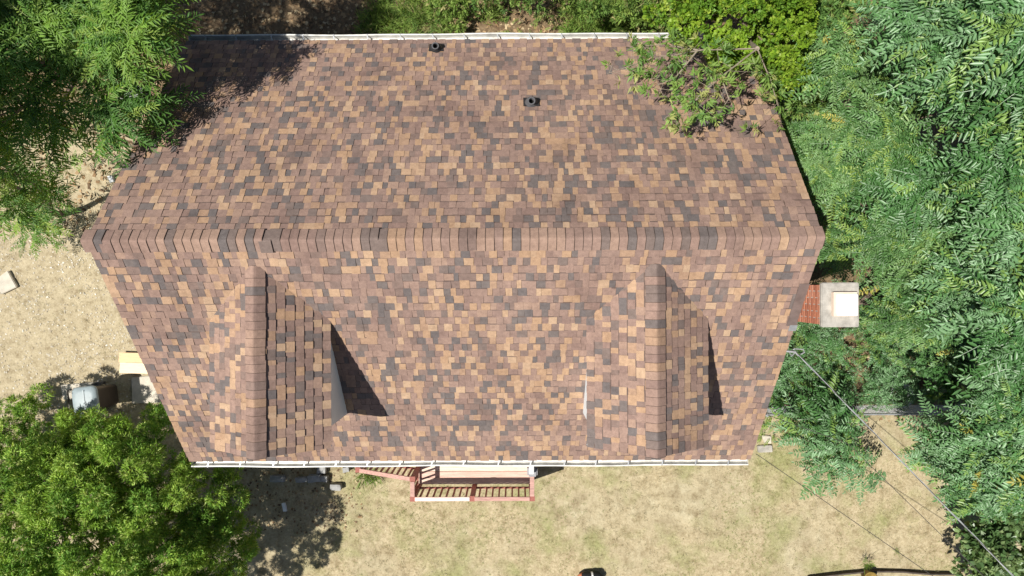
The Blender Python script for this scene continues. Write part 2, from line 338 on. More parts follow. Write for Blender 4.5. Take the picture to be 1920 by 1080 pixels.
# --- shingles: every tab is a wedge with a thick dark butt edge
tabs = []   # (8 corner points, material, owner)
def roof_z(y): return ZR - PT * abs(y)
def pick_runs(ups, prevrow):
    out = []; n = len(ups)
    for i in range(n):
        if prevrow is not None and rng.random() < (0.16 if ups[i] else 0.10): k = prevrow[min(int(i * len(prevrow) / n), len(prevrow) - 1)]
        else: k = int(rng.choice(len(SH), p=SHW_UP if ups[i] else SHW_LO))
        out.append(k)
    return out
def slope_rows(org, ud, vd, nd, ulen, vlen, expo, owner, clip=None, skip=None):
    """org = lower left corner, ud along the row, vd up the slope, nd outward normal"""
    rows = int(math.ceil(vlen / expo)); prev = None
    for r in range(rows):
        v0 = r * expo; v1 = min(v0 + expo + 0.02, vlen)
        if v1 - v0 < 0.02: continue
        cuts = [0.0]; wide = rng.random() < .5
        while cuts[-1] < ulen:
            wide = not wide if rng.random() < 0.6 else wide
            cuts.append(cuts[-1] + (rng.uniform(0.110, 0.168) if wide else rng.uniform(0.068, 0.112)))
        cuts[-1] = ulen
        if len(cuts) > 2 and cuts[-1] - cuts[-2] < 0.05: cuts.pop(-2)
        up = rng.random() < .5; ups = []
        for i in range(len(cuts) - 1): up = not up if rng.random() < 0.93 else up; ups.append(up)
        cols = pick_runs(ups, prev); prev = cols; wobv = rng.normal(0, 0.0025)
        for i in range(len(cuts) - 1):
            u0, u1 = cuts[i], cuts[i + 1]; up = ups[i]
            if clip:
                c = clip(u0, u1, v0, v1)
                if c is None: continue
                (ua0, ua1, ub0, ub1) = c          # lower edge u-range, upper edge u-range
            else: ua0, ua1, ub0, ub1 = u0, u1, u0, u1
            if skip and skip(org + ud * ((u0 + u1) / 2) + vd * ((v0 + v1) / 2)): continue
            t = (0.019 if up else 0.011) + rng.normal(0, 0.0012); sl = rng.normal(0, 0.003) if not clip else 0
            dv = wobv + rng.normal(0, 0.0008) - (0.002 if up else 0)
            if r == 0: dv = max(dv, -0.004)
            lo = 0.001
            pts = [org + ud * (ua0 - sl) + vd * (v0 + dv) + nd * 0.0, org + ud * (ua1 - sl) + vd * (v0 + dv) + nd * 0.0, org + ud * ub1 + vd * v1 - nd * 0.004, org + ud * ub0 + vd * v1 - nd * 0.004,
                   org + ud * (ua0 - sl) + vd * (v0 + dv) + nd * t, org + ud * (ua1 - sl) + vd * (v0 + dv) + nd * t, org + ud * ub1 + vd * v1 + nd * (lo + (0.004 if up else 0)), org + ud * ub0 + vd * v1 + nd * (lo + (0.004 if up else 0))]
            bv = max(v0 + expo - rng.uniform(.016, .024), v0 + .05)
            if rng.random() < (.75 if not up else .35) and v1 - bv > .01:
                w = (bv - v0) / (v1 - v0); pts += [pts[4].lerp(pts[7], w), pts[5].lerp(pts[6], w)]
            tabs.append((pts, cols[i], owner))
def in_dormer(p):
    for xr, _ in DORM:
        t = abs(p.x - xr)
        if t < DHW - 0.12 and p.y > -2.80 and p.z < DZR - DT * t - 0.10: return True
    return False
X3 = Vector((1, 0, 0))
slope_rows(Vector((-L2, RUN + 0.012, ZE - 0.009)), X3, Vector((0, -CP, SP)), Vector((0, SP, CP)), 2 * L2, SL, 0.1425, 'roof')
slope_rows(Vector((-L2, -RUN - 0.012, ZE - 0.009)), X3, Vector((0, CP, SP)), Vector((0, -SP, CP)), 2 * L2, SL, 0.1425, 'roof', skip=in_dormer)
dormers = []
for di, (xr, nm) in enumerate(DORM):
    # dormer body: cheeks, front gable and roof boards
    d = MB(); hw = DHW - 0.05; yf = -2.92
    def rz_(y): return roof_z(y) - 0.05
    ztop = DZE - 0.02
    for s in (-1, 1):
        x = xr + s * hw; yb = -(ZR - ztop) / PT - 0.02
        d.add([(x, yf, rz_(yf)), (x, yb, ztop - .03), (x, yf, ztop)] + [(x - s * .1, yf, rz_(yf)), (x - s * .1, yb, ztop - .03), (x - s * .1, yf, ztop)], [(0, 1, 2), (5, 4, 3), (0, 2, 5, 3), (0, 3, 4, 1), (1, 4, 5, 2)] if s > 0 else [(2, 1, 0), (3, 4, 5), (3, 5, 2, 0), (1, 4, 3, 0), (2, 5, 4, 1)])
    d.add([(xr - hw, yf - .002, rz_(yf)), (xr + hw, yf - .002, rz_(yf)), (xr + hw, yf - .002, ztop), (xr, yf - .002, ztop + hw * DT), (xr - hw, yf - .002, ztop)], [(0, 1, 2, 3, 4)])
    dm = d.build('dormer', M['siding'], house); dormers.append(dm)
    db = MB()
    for s in (-1, 1):
        def P(t, y, dz=0): return (xr + s * t, y, DZR - DT * t + dz)
        def yv(t): return -(ZR - (DZR - DT * t)) / PT
        q = [P(0, DYF, -.012), P(DHW, DYF, -.012), P(DHW, yv(DHW) + .03, -.012), P(0, yv(0) + .03, -.012)]; q2 = [(a, b, c - .06) for a, b, c in q]
        fs = [(0, 1, 2, 3), (7, 6, 5, 4), (0, 4, 5, 1), (1, 5, 6, 2)]
        db.add(q + q2, fs if s > 0 else [tuple(reversed(f)) for f in fs])
    db.build('dormer_roof', M['flash'], dm, off=(0, 0, 0))
    fr = MB()
    for s in (-1, 1): fr.bar((xr + s * DHW * .98, DYF + .015, DZE - .10), (xr, DYF + .015, DZR - .10), .02, .12)
    fr.build('rake_board', M['white'], dm, off=(0, 0, 0))
    wn_ = MB(); wn_.box((xr, yf - .02, 4.15), (.72, .05, 1.0)); wn_.build('window', M['white'], dm, off=(0, 0, 0))
    pn = MB()
    for zz in (3.92, 4.38): pn.box((xr, yf - .048, zz), (.58, .012, .40))
    pn.build('pane', simple('window_glass_%d' % di, (0.03, 0.04, 0.05), 0.08, 0.6, 0.1, 3), dm, off=(0, 0, 0))
    for s in (-1, 1):
        # rows run along y; u = 0 at the front edge, growing towards the valley
        cdx = DHW / DSL; org = Vector((xr + s * (DHW + .012), DYF - .012, DZE - .009)); vd = Vector((-s * cdx, 0, (DZR - DZE) / DSL)); nd = Vector((s * (DZR - DZE) / DSL, 0, cdx))
        def uend(v, org=org, vd=vd):      # u where this course meets the main roof
            z = org.z + vd.z * v; return -(ZR - z) / PT - org.y + 0.012
        def clip(u0, u1, v0, v1):
            a, b = uend(v0), uend(v1)
            if u0 >= max(a, b): return None
            return (min(u0, a), min(u1, a) if u1 < b - .02 else a, min(u0, b), u1 if u1 < b - .02 and u1 < a else b) if u1 >= min(a, b) - .02 else (u0, u1, u0, u1)
        slope_rows(org, Vector((0, 1, 0)), vd, nd, DYF * -1 - 0.30, DSL, 0.1425, 'dormer%d' % di, clip=clip)
BOXB = [(4, 5, 9, 8), (0, 1, 5, 4), (1, 2, 6, 9, 5), (3, 0, 4, 8, 7), (2, 3, 7, 6), (8, 9, 6, 7)]
BOXF = [(4, 5, 6, 7), (0, 1, 5, 4), (1, 2, 6, 5), (3, 0, 4, 7), (2, 3, 7, 6)]
def tab_rank(t):
    c = (t[0][4] + t[0][6]) / 2
    sc = 1280 / (CAM.z - c.z); px = (c.x - CAM.x) * sc; py = (c.y - CAM.y) * sc
    if t[2] == 'roof' and (in_dormer(c)): return 0
    a, b = t[0][5] - t[0][4], t[0][7] - t[0][4]; q = a.cross(b); view = (CAM - c).normalized()
    return abs(q.dot(view)) * sc * sc
order = sorted(range(len(tabs)), key=lambda i: -tab_rank(tabs[i]))
single = set(order[:296])
def own(o): return roof if o == 'roof' else dormers[int(o[-1])]
def flipped(pts):
    n = (pts[5] - pts[4]).cross(pts[7] - pts[4]); return n.z < 0
rest = MB()
for i, (pts, col, o) in enumerate(tabs):
    F = BOXB if len(pts) == 10 else BOXF
    if flipped(pts): F = [tuple(reversed(f)) for f in F]
    if i in single:
        me = bpy.data.meshes.new('shingle'); c = pts[4]
        me.from_pydata([p - c for p in pts], [], F); me.materials.append(SHM[col]); me.materials.append(M['edge']); me.materials.append(M['band'])
        for k in (1, 2, 3): me.polygons[k].material_index = 1
        if len(F) == 6: me.polygons[5].material_index = 2
        link('shingle', me, own(o), c)
    else:
        b = len(rest.v); rest.v += [tuple(p) for p in pts]
        for k, f in enumerate(F): rest.f.append(tuple(b + q for q in f)); rest.m.append(len(SHM) if k in (1, 2, 3) else (len(SHM) + 1 if k == 5 else col))
tag(rest.build('shingle_field', SHM + [M['edge'], M['band']], roof, off=(0, 0, 0)), kind='stuff')

# --- ridge caps, one folded piece each
def ridge_caps(a, b, hw, pt, parent, flip=False):
    a = Vector(a); b = Vector(b); d = (b - a).normalized(); side = Vector((-d.y, d.x, 0)); n = int(round((b - a).length / 0.128)); st = (b - a).length / n
    run = None
    for k in range(n):
        if run is None or rng.random() > 0.18: run = int(rng.choice(len(SH), p=np.array([.20, .20, .13, .16, .01, .02, .08, .01, .05, .03, .06, .05])))
        p0 = a + d * (st * k); p1 = p0 + d * (st * 1.45); q = MB(); jit = rng.normal(0, .004)
        prof = [(-1, .0), (-.72, .0), (-.28, .0), (-.1, .008), (0, .012), (.1, .008), (.28, 0), (.72, 0), (1, 0)]
        top, bot = [], []
        for e, (p, lift) in enumerate(((p0, 0.014), (p0 + d * .006, 0.0138), (p1, 0.003))):
            for u, _ in prof:
                rr = 0.022; au = abs(u) * hw; z = -pt * (math.sqrt(au * au + rr * rr) - rr) + 0.006
                base = p + side * (u * hw + jit); top.append((base.x, base.y, p.z + z + lift)); bot.append((base.x, base.y, p.z + z + lift - (.012 if e < 2 else .002)))
        m = len(prof); V = top + bot; F = []; mi = []
        for i in range(m - 1):
            F += [(i, i + 1, m + i + 1, m + i), (m + i, m + i + 1, 2 * m + i + 1, 2 * m + i), (i, 3 * m + i, 3 * m + i + 1, i + 1)]; mi += [1, 0, 1]
        F += [(0, m, 4 * m, 3 * m), (m, 2 * m, 5 * m, 4 * m), (m - 1, 4 * m - 1, 5 * m - 1, 2 * m - 1), (2 * m - 1, 5 * m - 1, 6 * m - 1, 3 * m - 1)]; mi += [1] * 4
        # make sure the weather face looks up
        fn = (Vector(V[1]) - Vector(V[0])).cross(Vector(V[m]) - Vector(V[0]))
        if fn.z < 0: F = [tuple(reversed(f)) for f in F]
        for f, mm in zip(F, mi): q.f.append(f); q.m.append(mm)
        q.v = [tuple(Vector(v) - p0) for v in V]
        o = q.build('ridge_cap', [SHM[run], M['edge']], parent, off=(0, 0, 0)); o.location = p0
ridge_caps((L2 + .012, 0, ZR + .008), (-L2 - .012, 0, ZR + .008), 0.165, PT, roof)
for di, (xr, nm) in enumerate(DORM):
    ridge_caps((xr, DYF - .02, DZR + .008), (xr, -.42, DZR + .008), 0.15, DT, dormers[di])

# --- gutters with hangers, downspout
def gutter(s):
    y0 = s * (RUN + 0.004); zt = ZE - 0.030; g = MB()
    prof = [(0, -.02), (0, -.12), (.095, -.12), (.118, -.07), (.136, -.008), (.136, 0), (.112, 0), (.110, -.014), (.104, -.060), (.088, -.108), (.006, -.108), (.006, -.02)]
    def bow(x): return 0.006 * math.sin(x * 1.3 + s) + 0.004 * math.sin(x * 3.1)
    xs = np.linspace(-L2 + .02, L2 - .03, 60); b = len(g.v); m = len(prof)
    for x in xs:
        for py, pz in prof: g.v.append((x, y0 + s * (py + (bow(x) if py > .07 else 0)), zt + pz + bow(x) * .5))
    for i in range(len(xs) - 1):
        for k in range(m):
            f = (b + i * m + k, b + i * m + (k + 1) % m, b + (i + 1) * m + (k + 1) % m, b + (i + 1) * m + k); g.f.append(f if s < 0 else tuple(reversed(f))); g.m.append(0)
    for e in (0, len(xs) - 1): g.f.append(tuple(b + e * m + k for k in (0, 1, 2, 3, 4, 5))); g.m.append(0)
    o = g.build('gutter', M['gutter'], house)
    x = -L2 + 0.35
    while x < L2 - .2:
        h = MB(); h.bar((x + .012, y0, zt + .002), (x - .015, y0 + s * .128, zt + .004), .022, .012); h.build('gutter_hanger', M['metal'], o, off=(0, 0, 0)); x += 0.62 + rng.normal(0, .025)
    if s > 0:
        q = MB(); xs2 = np.arange(-L2 + .1, L2 - .1, .04)
        for i in range(len(xs2) - 1):
            w = .012 + .03 * vnoise(xs2[i] * 3, 0, .5); q.box((xs2[i] + .02, y0 + s * (.012 + w / 2), zt - .103), (.041, w, .008))
        tag(q.build('gutter_silt', M['gutter_dirt'], o, off=(0, 0, 0)), kind='stuff')
gutter(1); gutter(-1)
dsp = MB(); xd = 1.175
dsp.bar((xd, -RUN - .05, ZE - .13), (xd, -RUN - .05, ZE - .24), .09, .075, up=(0, 1, 0)); dsp.bar((xd, -RUN - .02, ZE - .22), (xd, -RUN - .36, ZE - .36), .095, .085)
dsp.bar((xd, -RUN - .335, ZE - .33), (xd, -RUN - .335, 1.6), .092, .076, up=(0, 1, 0))
el_ = MB(); el_.box((xd + .02, -RUN - .36, ZE - .50), (.20, .20, .14)); el_.build('downspout_collar', simple('grey_collar', (0.24, 0.24, 0.25), .5, .4, .2, 8), house, bevel=.03)
dsp.build('downspout', simple('grey_white_downspout', (0.58, 0.58, 0.58), 0.4, 0.5, .08, 6), house, bevel=.006)

# --- plumbing vents on the back slope
for k, (x, y, lean) in enumerate(((-0.571, 3.725, 0), (1.161, 2.442, 0))):
    z = roof_z(y); v = MB(); nd = Vector((0, SP, CP)); vd = Vector((0, -CP, SP)); c = Vector((x, y, z))
    pl = MB(); a = c + nd * .022
    P = [a + X3 * sx * .135 + vd * sv for sv in (-.125, .10) for sx in (-1, 1)]
    pl.add(P + [p + nd * .006 for p in P], [(4, 5, 7, 6), (0, 4, 6, 2), (1, 3, 7, 5), (0, 1, 5, 4), (2, 6, 7, 3)])
    pv = MB(); prof = [(.115, -.02), (.112, .03), (.098, .075), (.070, .105), (.062, .11), (.060, .17), (.048, .17), (.046, .02)]
    pv.lathe(prof, c + Vector((0, 0, .0)), 20)
    vent = pv.build('vent_pipe', M['rubber'] if k == 0 else M['pipe'], house, smooth=True)
    pl.build('flashing_plate', M['rubber'], vent, off=(0, 0, 0))
    hb = MB(); hb.lathe([(.0, .06), (.046, .06)], c, 16); hb.build('pipe_bore', M['hole'], vent, off=(0, 0, 0))
    rg = MB(); rg.lathe([(.066, .168), (.066, .178), (.046, .178), (.046, .168)], c, 20); rg.build('pipe_rim', M['pipe'], vent, off=(0, 0, 0))

# --- chimney: bricks one by one at the top, a joined shaft below
chim = MB(); CX0, CX1, CY0, CY1, CZ = 5.300, 5.770, -1.262, -0.672, 5.735
chim.box(((CX0 + CX1) / 2, (CY0 + CY1) / 2, CZ / 2), (CX1 - CX0 - .02, CY1 - CY0 - .02, CZ - .01))
chimney = chim.build('chimney', M['mortar'], house)
def brick_course(z, odd, put):
    h = .057; per = []
    for side in range(4):
        if side in (0, 2): ln, fx = CY1 - CY0, None
        else: ln = CX1 - CX0
        nb = 3 if side in (0, 2) else 2; bl = ln / nb; st = -bl / 2 if odd else 0
        for k in range(nb + (1 if odd else 0)):
            a = max(0, st + k * bl) + .009; b = min(ln, st + (k + 1) * bl) - .009
            if b - a < .03: continue
            m = (a + b) / 2; t = rng.normal(0, .0015)
            if side == 0: put((CX0 + .045 - t, CY0 + m, z + h / 2), (.09, b - a, h))
            elif side == 2: put((CX1 - .045 + t, CY0 + m, z + h / 2), (.09, b - a, h))
            else:
                a = max(a, .096); b = min(b, ln - .096)
                if b - a > .03: put((CX0 + (a + b) / 2, (CY0 + .045 - t) if side == 1 else (CY1 - .045 + t), z + h / 2), (b - a, .09, h))
lowb = MB(); nc = int(CZ / .0735)
for c in range(nc):
    z = CZ - (c + 1) * .0735 + .004
    def put(p, d, top=c < 15):
        if top:
            q = MB(); q.box((0, 0, 0), d); o = q.build('brick', BR[int(rng.integers(0, 4))], chimney, off=(0, 0, 0)); o.location = p
        else: lowb.box(p, d, m=int(rng.integers(0, 4)))
    brick_course(z, c % 2, put)
tag(lowb.build('lower_bricks', BR, chimney, off=(0, 0, 0)), kind='stuff')
cc = MB(); cx, cy = (CX0 + CX1) / 2, (CY0 + CY1) / 2
cc.box((cx, cy, CZ + .03), (CX1 - CX0 + .07, CY1 - CY0 + .05, .075)); cc.build('chimney_crown', M['concrete'], chimney, off=(0, 0, 0), bevel=.012)
fx, fy = 5.572, -.953
fl = MB(); fl.box((fx, fy, CZ + .10), (.335, .345, .09)); fo = fl.build('flue_tile', simple('clay_flue', (0.62, 0.50, 0.40), .8, .2, .1, 10), chimney, off=(0, 0, 0), bevel=.006)
fl = MB(); fl.box((fx + .018, fy - .012, CZ + .156), (.29, .30, .025)); fl.build('flue_cover', M['flue'], chimney, off=(0, 0, 0), bevel=.004)
# step flashing where the chimney cuts the rake
fl = MB(); nd = Vector((0, -SP, CP))
for a, b in ((-.65, -1.31),):
    P = [Vector((x, y, roof_z(y))) + nd * .026 for y in (a, b) for x in (L2 - .145, L2 + .016)]
    fl.add(P + [p - nd * .01 for p in P], [(0, 2, 3, 1), (0, 1, 5, 4), (2, 6, 7, 3), (0, 4, 6, 2), (1, 3, 7, 5)])
fl.build('chimney_flashing', M['flash'], house)
fl = MB(); y = -1.36; fl.box((L2 - .03, y, roof_z(y) + .03), (.12, .12, .008), rx=math.atan(PT)); fl.build('flashing_corner', M['metal'], house)

# ------------------------------------------------------------------ front porch deck
DZ = 0.60; por = tag(empty('porch_deck', (0, -4.3, 0)), 'faded red stained wooden porch deck with railing and side steps under the front gutter', 'porch')
PX0, PX1, PY0, PY1 = -1.30, 1.25, -4.97, -3.62
y = PY1; k = 0
while y > PY0 + .05:
    d = MB(); d.box(((PX0 + PX1) / 2, y - .070, DZ - .018), (PX1 - PX0, .134, .034)); d.build('deck_board', DECKM[k % 3], por, bevel=.004); y -= .1425; k += 1
f = MB()
for yy in (PY0 + .05, PY1 - .05): f.box(((PX0 + PX1) / 2, yy, DZ - .13), (PX1 - PX0 - .02, .04, .18))
for xx in (PX0 + .03, PX1 - .03): f.box((xx, (PY0 + PY1) / 2, DZ - .13), (.04, PY1 - PY0 - .1, .18))
f.build('deck_frame', M['redwood_shaded'], por)
RH = 1.48
def post(x, y, z0, z1, w=.095, nm='post'):
    p = MB(); p.box((x, y, (z0 + z1) / 2), (w, w, z1 - z0)); p.box((x, y, z1 + .008), (w + .015, w + .015, .02)); return p.build(nm, M['redwood_shaded'], por)
posts = [(-1.27, -5.09), (-.035, -5.09), (1.21, -5.09), (-1.27, -4.68), (1.21, -3.72)]
for (x, yy) in posts: post(x, yy, -.05, RH - .02)
def rail(a, b, mat, w=.08, n=None):
    a = Vector(a); b = Vector(b); d = (b - a).normalized()
    t = MB(); t.bar(a + d * .05, b - d * .05, w, .04); t.build('top_rail', M[mat], por, bevel=.004)
    q = MB(); lo = Vector((0, 0, -.78)); q.bar(a + lo + d * .05, b + lo - d * .05, .035, .045); q.build('bottom_rail', M['redwood_shaded'], por)
    ln = (b - a).length; n = n or max(1, int(ln / .135))
    for k in range(1, n):
        p = a + d * (ln * k / n); q = MB(); q.bar(p + Vector((0, 0, -.02)), p + lo, .034, .034, up=(0, 1, 0)); q.build('baluster', M['redwood_shaded'], por)
rail((-1.27, -5.09, RH), (-.035, -5.09, RH), 'redwood_lit', n=9); rail((-.035, -5.09, RH), (1.21, -5.09, RH), 'redwood', n=9)
rail((-1.27, -5.09, RH), (-1.27, -4.68, RH), 'redwood', .09); rail((1.21, -5.09, RH), (1.21, -3.72, RH), 'redwood', .09)
post(-2.52, -4.62, -.05, .95)
rail((-1.27, -4.68, RH), (-2.52, -4.62, .98), 'redwood', .085, n=10)
for k in range(3):
    d = MB(); d.box((PX0 - .16 - .31 * k, -4.16, DZ - .175 * (k + 1)), (.32, .94, .04)); d.build('step', DECKM[k % 3], por)
for yy in (-3.68, -4.64):
    d = MB(); d.bar((PX0, yy, DZ - .16), (PX0 - 1.05, yy, .0), .04, .22); d.build('stringer', M['redwood_shaded'], por)

# ------------------------------------------------------------------ wheeled bin
bx_ = W(165, 755, .9); bn = tag(empty('wheeled_bin', (-8.40, -3.13, 0), 0.12), 'dark brown wheeled bin with blue grey lid half under the bright green tree', 'bin')
def ring(w, d, z, r=.08, n=5):
    pts = []
    for cx_, cy_, a0 in ((w / 2 - r, d / 2 - r, 0), (-w / 2 + r, d / 2 - r, 90), (-w / 2 + r, -d / 2 + r, 180), (w / 2 - r, -d / 2 + r, 270)):
        for k in range(n): a = math.radians(a0 + 90 * k / (n - 1)); pts.append((cx_ + r * math.cos(a), cy_ + r * math.sin(a), z))
    return pts
def loft(rings, capb=True, capt=True):
    m = MB(); n = len(rings[0])
    for r in rings: m.v += r
    for i in range(len(rings) - 1):
        for k in range(n): m.f.append((i * n + k, i * n + (k + 1) % n, (i + 1) * n + (k + 1) % n, (i + 1) * n + k)); m.m.append(0)
    if capb: m.f.append(tuple(reversed(range(n)))); m.m.append(0)
    if capt: m.f.append(tuple((len(rings) - 1) * n + k for k in range(n))); m.m.append(0)
    return m
loft([ring(.40, .46, .06), ring(.44, .52, .45), ring(.49, .57, .86), ring(.53, .61, .86), ring(.53, .61, .90)]).build('body', M['bin_body'], bn, off=(0, 0, 0))
lid = loft([ring(.55, .64, .895, .11), ring(.55, .64, .925, .11), ring(.50, .58, .965, .12), ring(.36, .42, .99, .12)]).build('lid', M['bin_lid'], bn, off=(0, 0, 0), smooth=True)
q = MB(); q.box((.02, 0, .992), (.03, .50, .02)); q.build('lid_rib', M['bin_lid'], lid, off=(0, 0, 0), bevel=.006)
q = MB(); q.tube([(-.26, -.30, .93), (-.34, -.28, .95), (-.34, .28, .95), (-.26, .30, .93)], .016, 8); q.build('handle', M['bin_body'], bn, off=(0, 0, 0))
for s in (-1, 1):
    q = MB(); q.tube([(-.16, s * .26, .14), (-.16, s * .32, .14)], .14, 18); w_ = q.build('wheel', M['rubber'], bn, off=(0, 0, 0))
    q = MB(); q.tube([(-.16, s * .318, .14), (-.16, s * .328, .14)], .07, 12); q.build('hub', M['pipe'], w_, off=(0, 0, 0))

# ------------------------------------------------------------------ small things on the ground
def slab(name, label, poly_px, z, mat, cat='paving slab', bevel=.012):
    P = [W(x, y, z) for x, y in poly_px]; c = sum(P, Vector()) / len(P); m = MB()
    if sum((P[i] - c).cross(P[(i + 1) % len(P)] - c).z for i in range(len(P))) < 0: P.reverse()
    m.prism([(p.x - c.x, p.y - c.y) for p in P], -.06, z); o = m.build(name, mat, off=(0, 0, 0), bevel=bevel); o.location = (c.x, c.y, 0)
    return tag(o, label, cat)
slab('paving_slab', 'pale square concrete slab between the bin and the house corner', [(246, 708), (290, 704), (300, 755), (247, 757)], .03, M['slab'])
slab('paving_slab', 'pale worn slab on the far side of the bin from the house', [(112, 722), (186, 716), (190, 748), (118, 750)], .02, M['slab'])
slab('paving_slab', 'tilted square slab lying alone in bare earth at left edge', [(-12, 526), (14, 507), (31, 538), (2, 552)], .05, M['slab'])
slab('paving_slab', 'light rectangular stepping slab beside the right end of the front gutter', [(1421, 836), (1448, 835), (1449, 848), (1422, 849)], .03, M['concrete'])
slab('paving_slab', 'sunken grey stepping slab just behind the light one by the house corner', [(1428, 816), (1446, 818), (1447, 832), (1434, 831)], .015, M['slab'])
slab('paving_slab', 'flat grey slab half sunk in the grass near the fence', [(1728, 832), (1752, 830), (1755, 843), (1730, 845)], .02, M['slab'])
bd = tag(empty('wooden_panel', W(252, 680, 0)), 'fresh pine panel of two boards lying beside the left house wall', 'board')
for k, (yo, wd, mt) in enumerate(((.125, .22, 'wood'), (-.115, .24, 'wood_pale'))):
    q = MB(); q.box((.12, yo, .09 + .03 * (1 - k)), (.80, wd, .035), rx=-.10, rz=-.03); q.build('plank', M[mt], bd, off=(0, 0, 0), bevel=.004)
for xo in (-.1, .3):
    q = MB(); q.box((xo, .0, .045), (.06, .40, .05), rx=-.08); q.build('batten', M['wood'], bd, off=(0, 0, 0))
def rock(name, label, p, d, rz, mat, cat='stone', group=None):
    bm = bmesh.new(); bmesh.ops.create_cube(bm, size=1.0); bmesh.ops.subdivide_edges(bm, edges=bm.edges, cuts=2, use_grid_fill=True)
    for v in bm.verts: v.co *= 0.9 + 0.2 * rng.random(); v.co += Vector(rng.normal(0, .025, 3))
    bmesh.ops.smooth_vert(bm, verts=bm.verts, factor=.35, use_axis_x=True, use_axis_y=True, use_axis_z=True)
    for v in bm.verts: v.co = Vector((v.co.x * d[0], v.co.y * d[1], v.co.z * d[2]))
    me = bpy.data.meshes.new(name); bm.to_mesh(me); bm.free(); me.materials.append(mat); o = link(name, me); o.location = p; o.rotation_euler = (rng.normal(0, .06), rng.normal(0, .06), rz)
    return tag(o, label, cat, group)
for k, (px, py, w, h, lab) in enumerate(((603, 881, .20, .16, 'square grey edging stone nearest the gutter left of the porch steps'), (566, 899, .28, .12, 'left stone of the two long edging stones in shade below the gutter'), (590, 896, .30, .16, 'broad blue grey edging stone in the middle of the shaded row'),
        (608, 897, .16, .14, 'small edging stone at the right end of the shaded row'), (630, 913, .26, .14, 'dark flat stone lying lawnward of the shaded edging row'), (649, 880, .16, .12, 'grey stone tucked beside the foot of the porch handrail'), (520, 897, .34, .14, 'leftmost shaded edging stone near the bright green tree'))):
    p = W(px, py, .06); rock('edging_stone', lab, (p.x, p.y, .05), (w, h, .15), rng.normal(0, .15), M['stone'], group='stones edging the front bed')
p = W(533, 951, .03); rock('litter_scrap', 'small crumpled white scrap on the shaded bare ground', (p.x, p.y, .02), (.09, .20, .06), .2, M['plastic_white'], 'litter')
p = W(248, 182, .1); rock('rubble_block', 'grey broken block on the ground behind the top left branches', (p.x, p.y, .08), (.6, .3, .2), .5, M['stone'], 'rubble')
p = W(211, 335, .1); rock('litter_scrap', 'bright white scrap beside the left rear rake of the roof', (p.x - .06, p.y, .05), (.10, .16, .08), .3, M['plastic_white'], 'litter')
# white basin with soil
p = W(1690, 741, .25); bs = tag(empty('planter_basin', (p.x, p.y, 0)), 'round white plastic basin filled with soil and weeds near the fence', 'planter')
q = MB(); q.lathe([(.0, .01), (.19, .01), (.25, .27), (.275, .28), (.275, .30), (.24, .30), (.185, .06), (0, .05)], (0, 0, 0), 28); q.build('bowl', M['plastic_white'], bs, off=(0, 0, 0), smooth=True)
q = MB(); q.lathe([(0, .15), (.20, .13)], (0, 0, 0), 20); q.build('soil', M['soil'], bs, off=(0, 0, 0))
# yellow pot and bag at the lower edge
p = W(1633, 1085, .25); pot = tag(empty('flower_pot', (p.x, p.y, 0)), 'yellow glazed pot with green plant at the bottom edge', 'flower pot')
q = MB(); q.lathe([(0, 0), (.10, 0), (.14, .22), (.155, .24), (.155, .27), (.13, .27), (.12, .2), (0, .2)], (0, 0, 0), 20); q.build('pot', M['yellow'], pot, off=(0, 0, 0), smooth=True)
p = W(1108, 1088, .2); bag = tag(empty('black_bag', (p.x, p.y, 0)), 'black bag with white strap and orange end lying on the lawn at bottom edge', 'bag')
q = MB(); q.tube([(-.22, 0, .12), (-.18, .02, .14), (0, .02, .15), (.18, .04, .15), (.26, .02, .12)], [.08, .125, .14, .13, .07], 12); q.build('bag_body', M['black'], bag, off=(0, 0, 0), smooth=True)
q = MB(); q.tube([(.015, .02, .15), (.055, .022, .15)], .148, 14); q.build('strap', M['white'], bag, off=(0, 0, 0))
q = MB(); q.tube([(-.30, .02, .11), (-.24, .02, .12), (-.19, .02, .135)], [.05, .10, .128], 12); q.build('end_pocket', M['orange'], bag, off=(0, 0, 0), smooth=True)
# pavement and dark edging at the front boundary
pv = MB(); y0 = -7.34
pv.box((1.0, y0 - 1.2, .0), (60, 2.0, .06)); tag(pv.build('pavement', M['paving']), kind='structure')
ed = MB(); pts = [(7.55, -7.36, .03), (8.3, -7.27, .04), (8.9, -7.21, .04), (9.6, -7.22, .04), (10.3, -7.28, .04), (10.9, -7.29, .03)]
for a, b in zip(pts[:-1], pts[1:]): ed.bar(a, (b[0] + .01, b[1], b[2]), .032, .12)  # narrow dark strip following the curved lawn edge
tag(ed.build('edging_strip', M['dark_strip']), 'thin dark strip edging the bottom right of the lawn', 'edging')

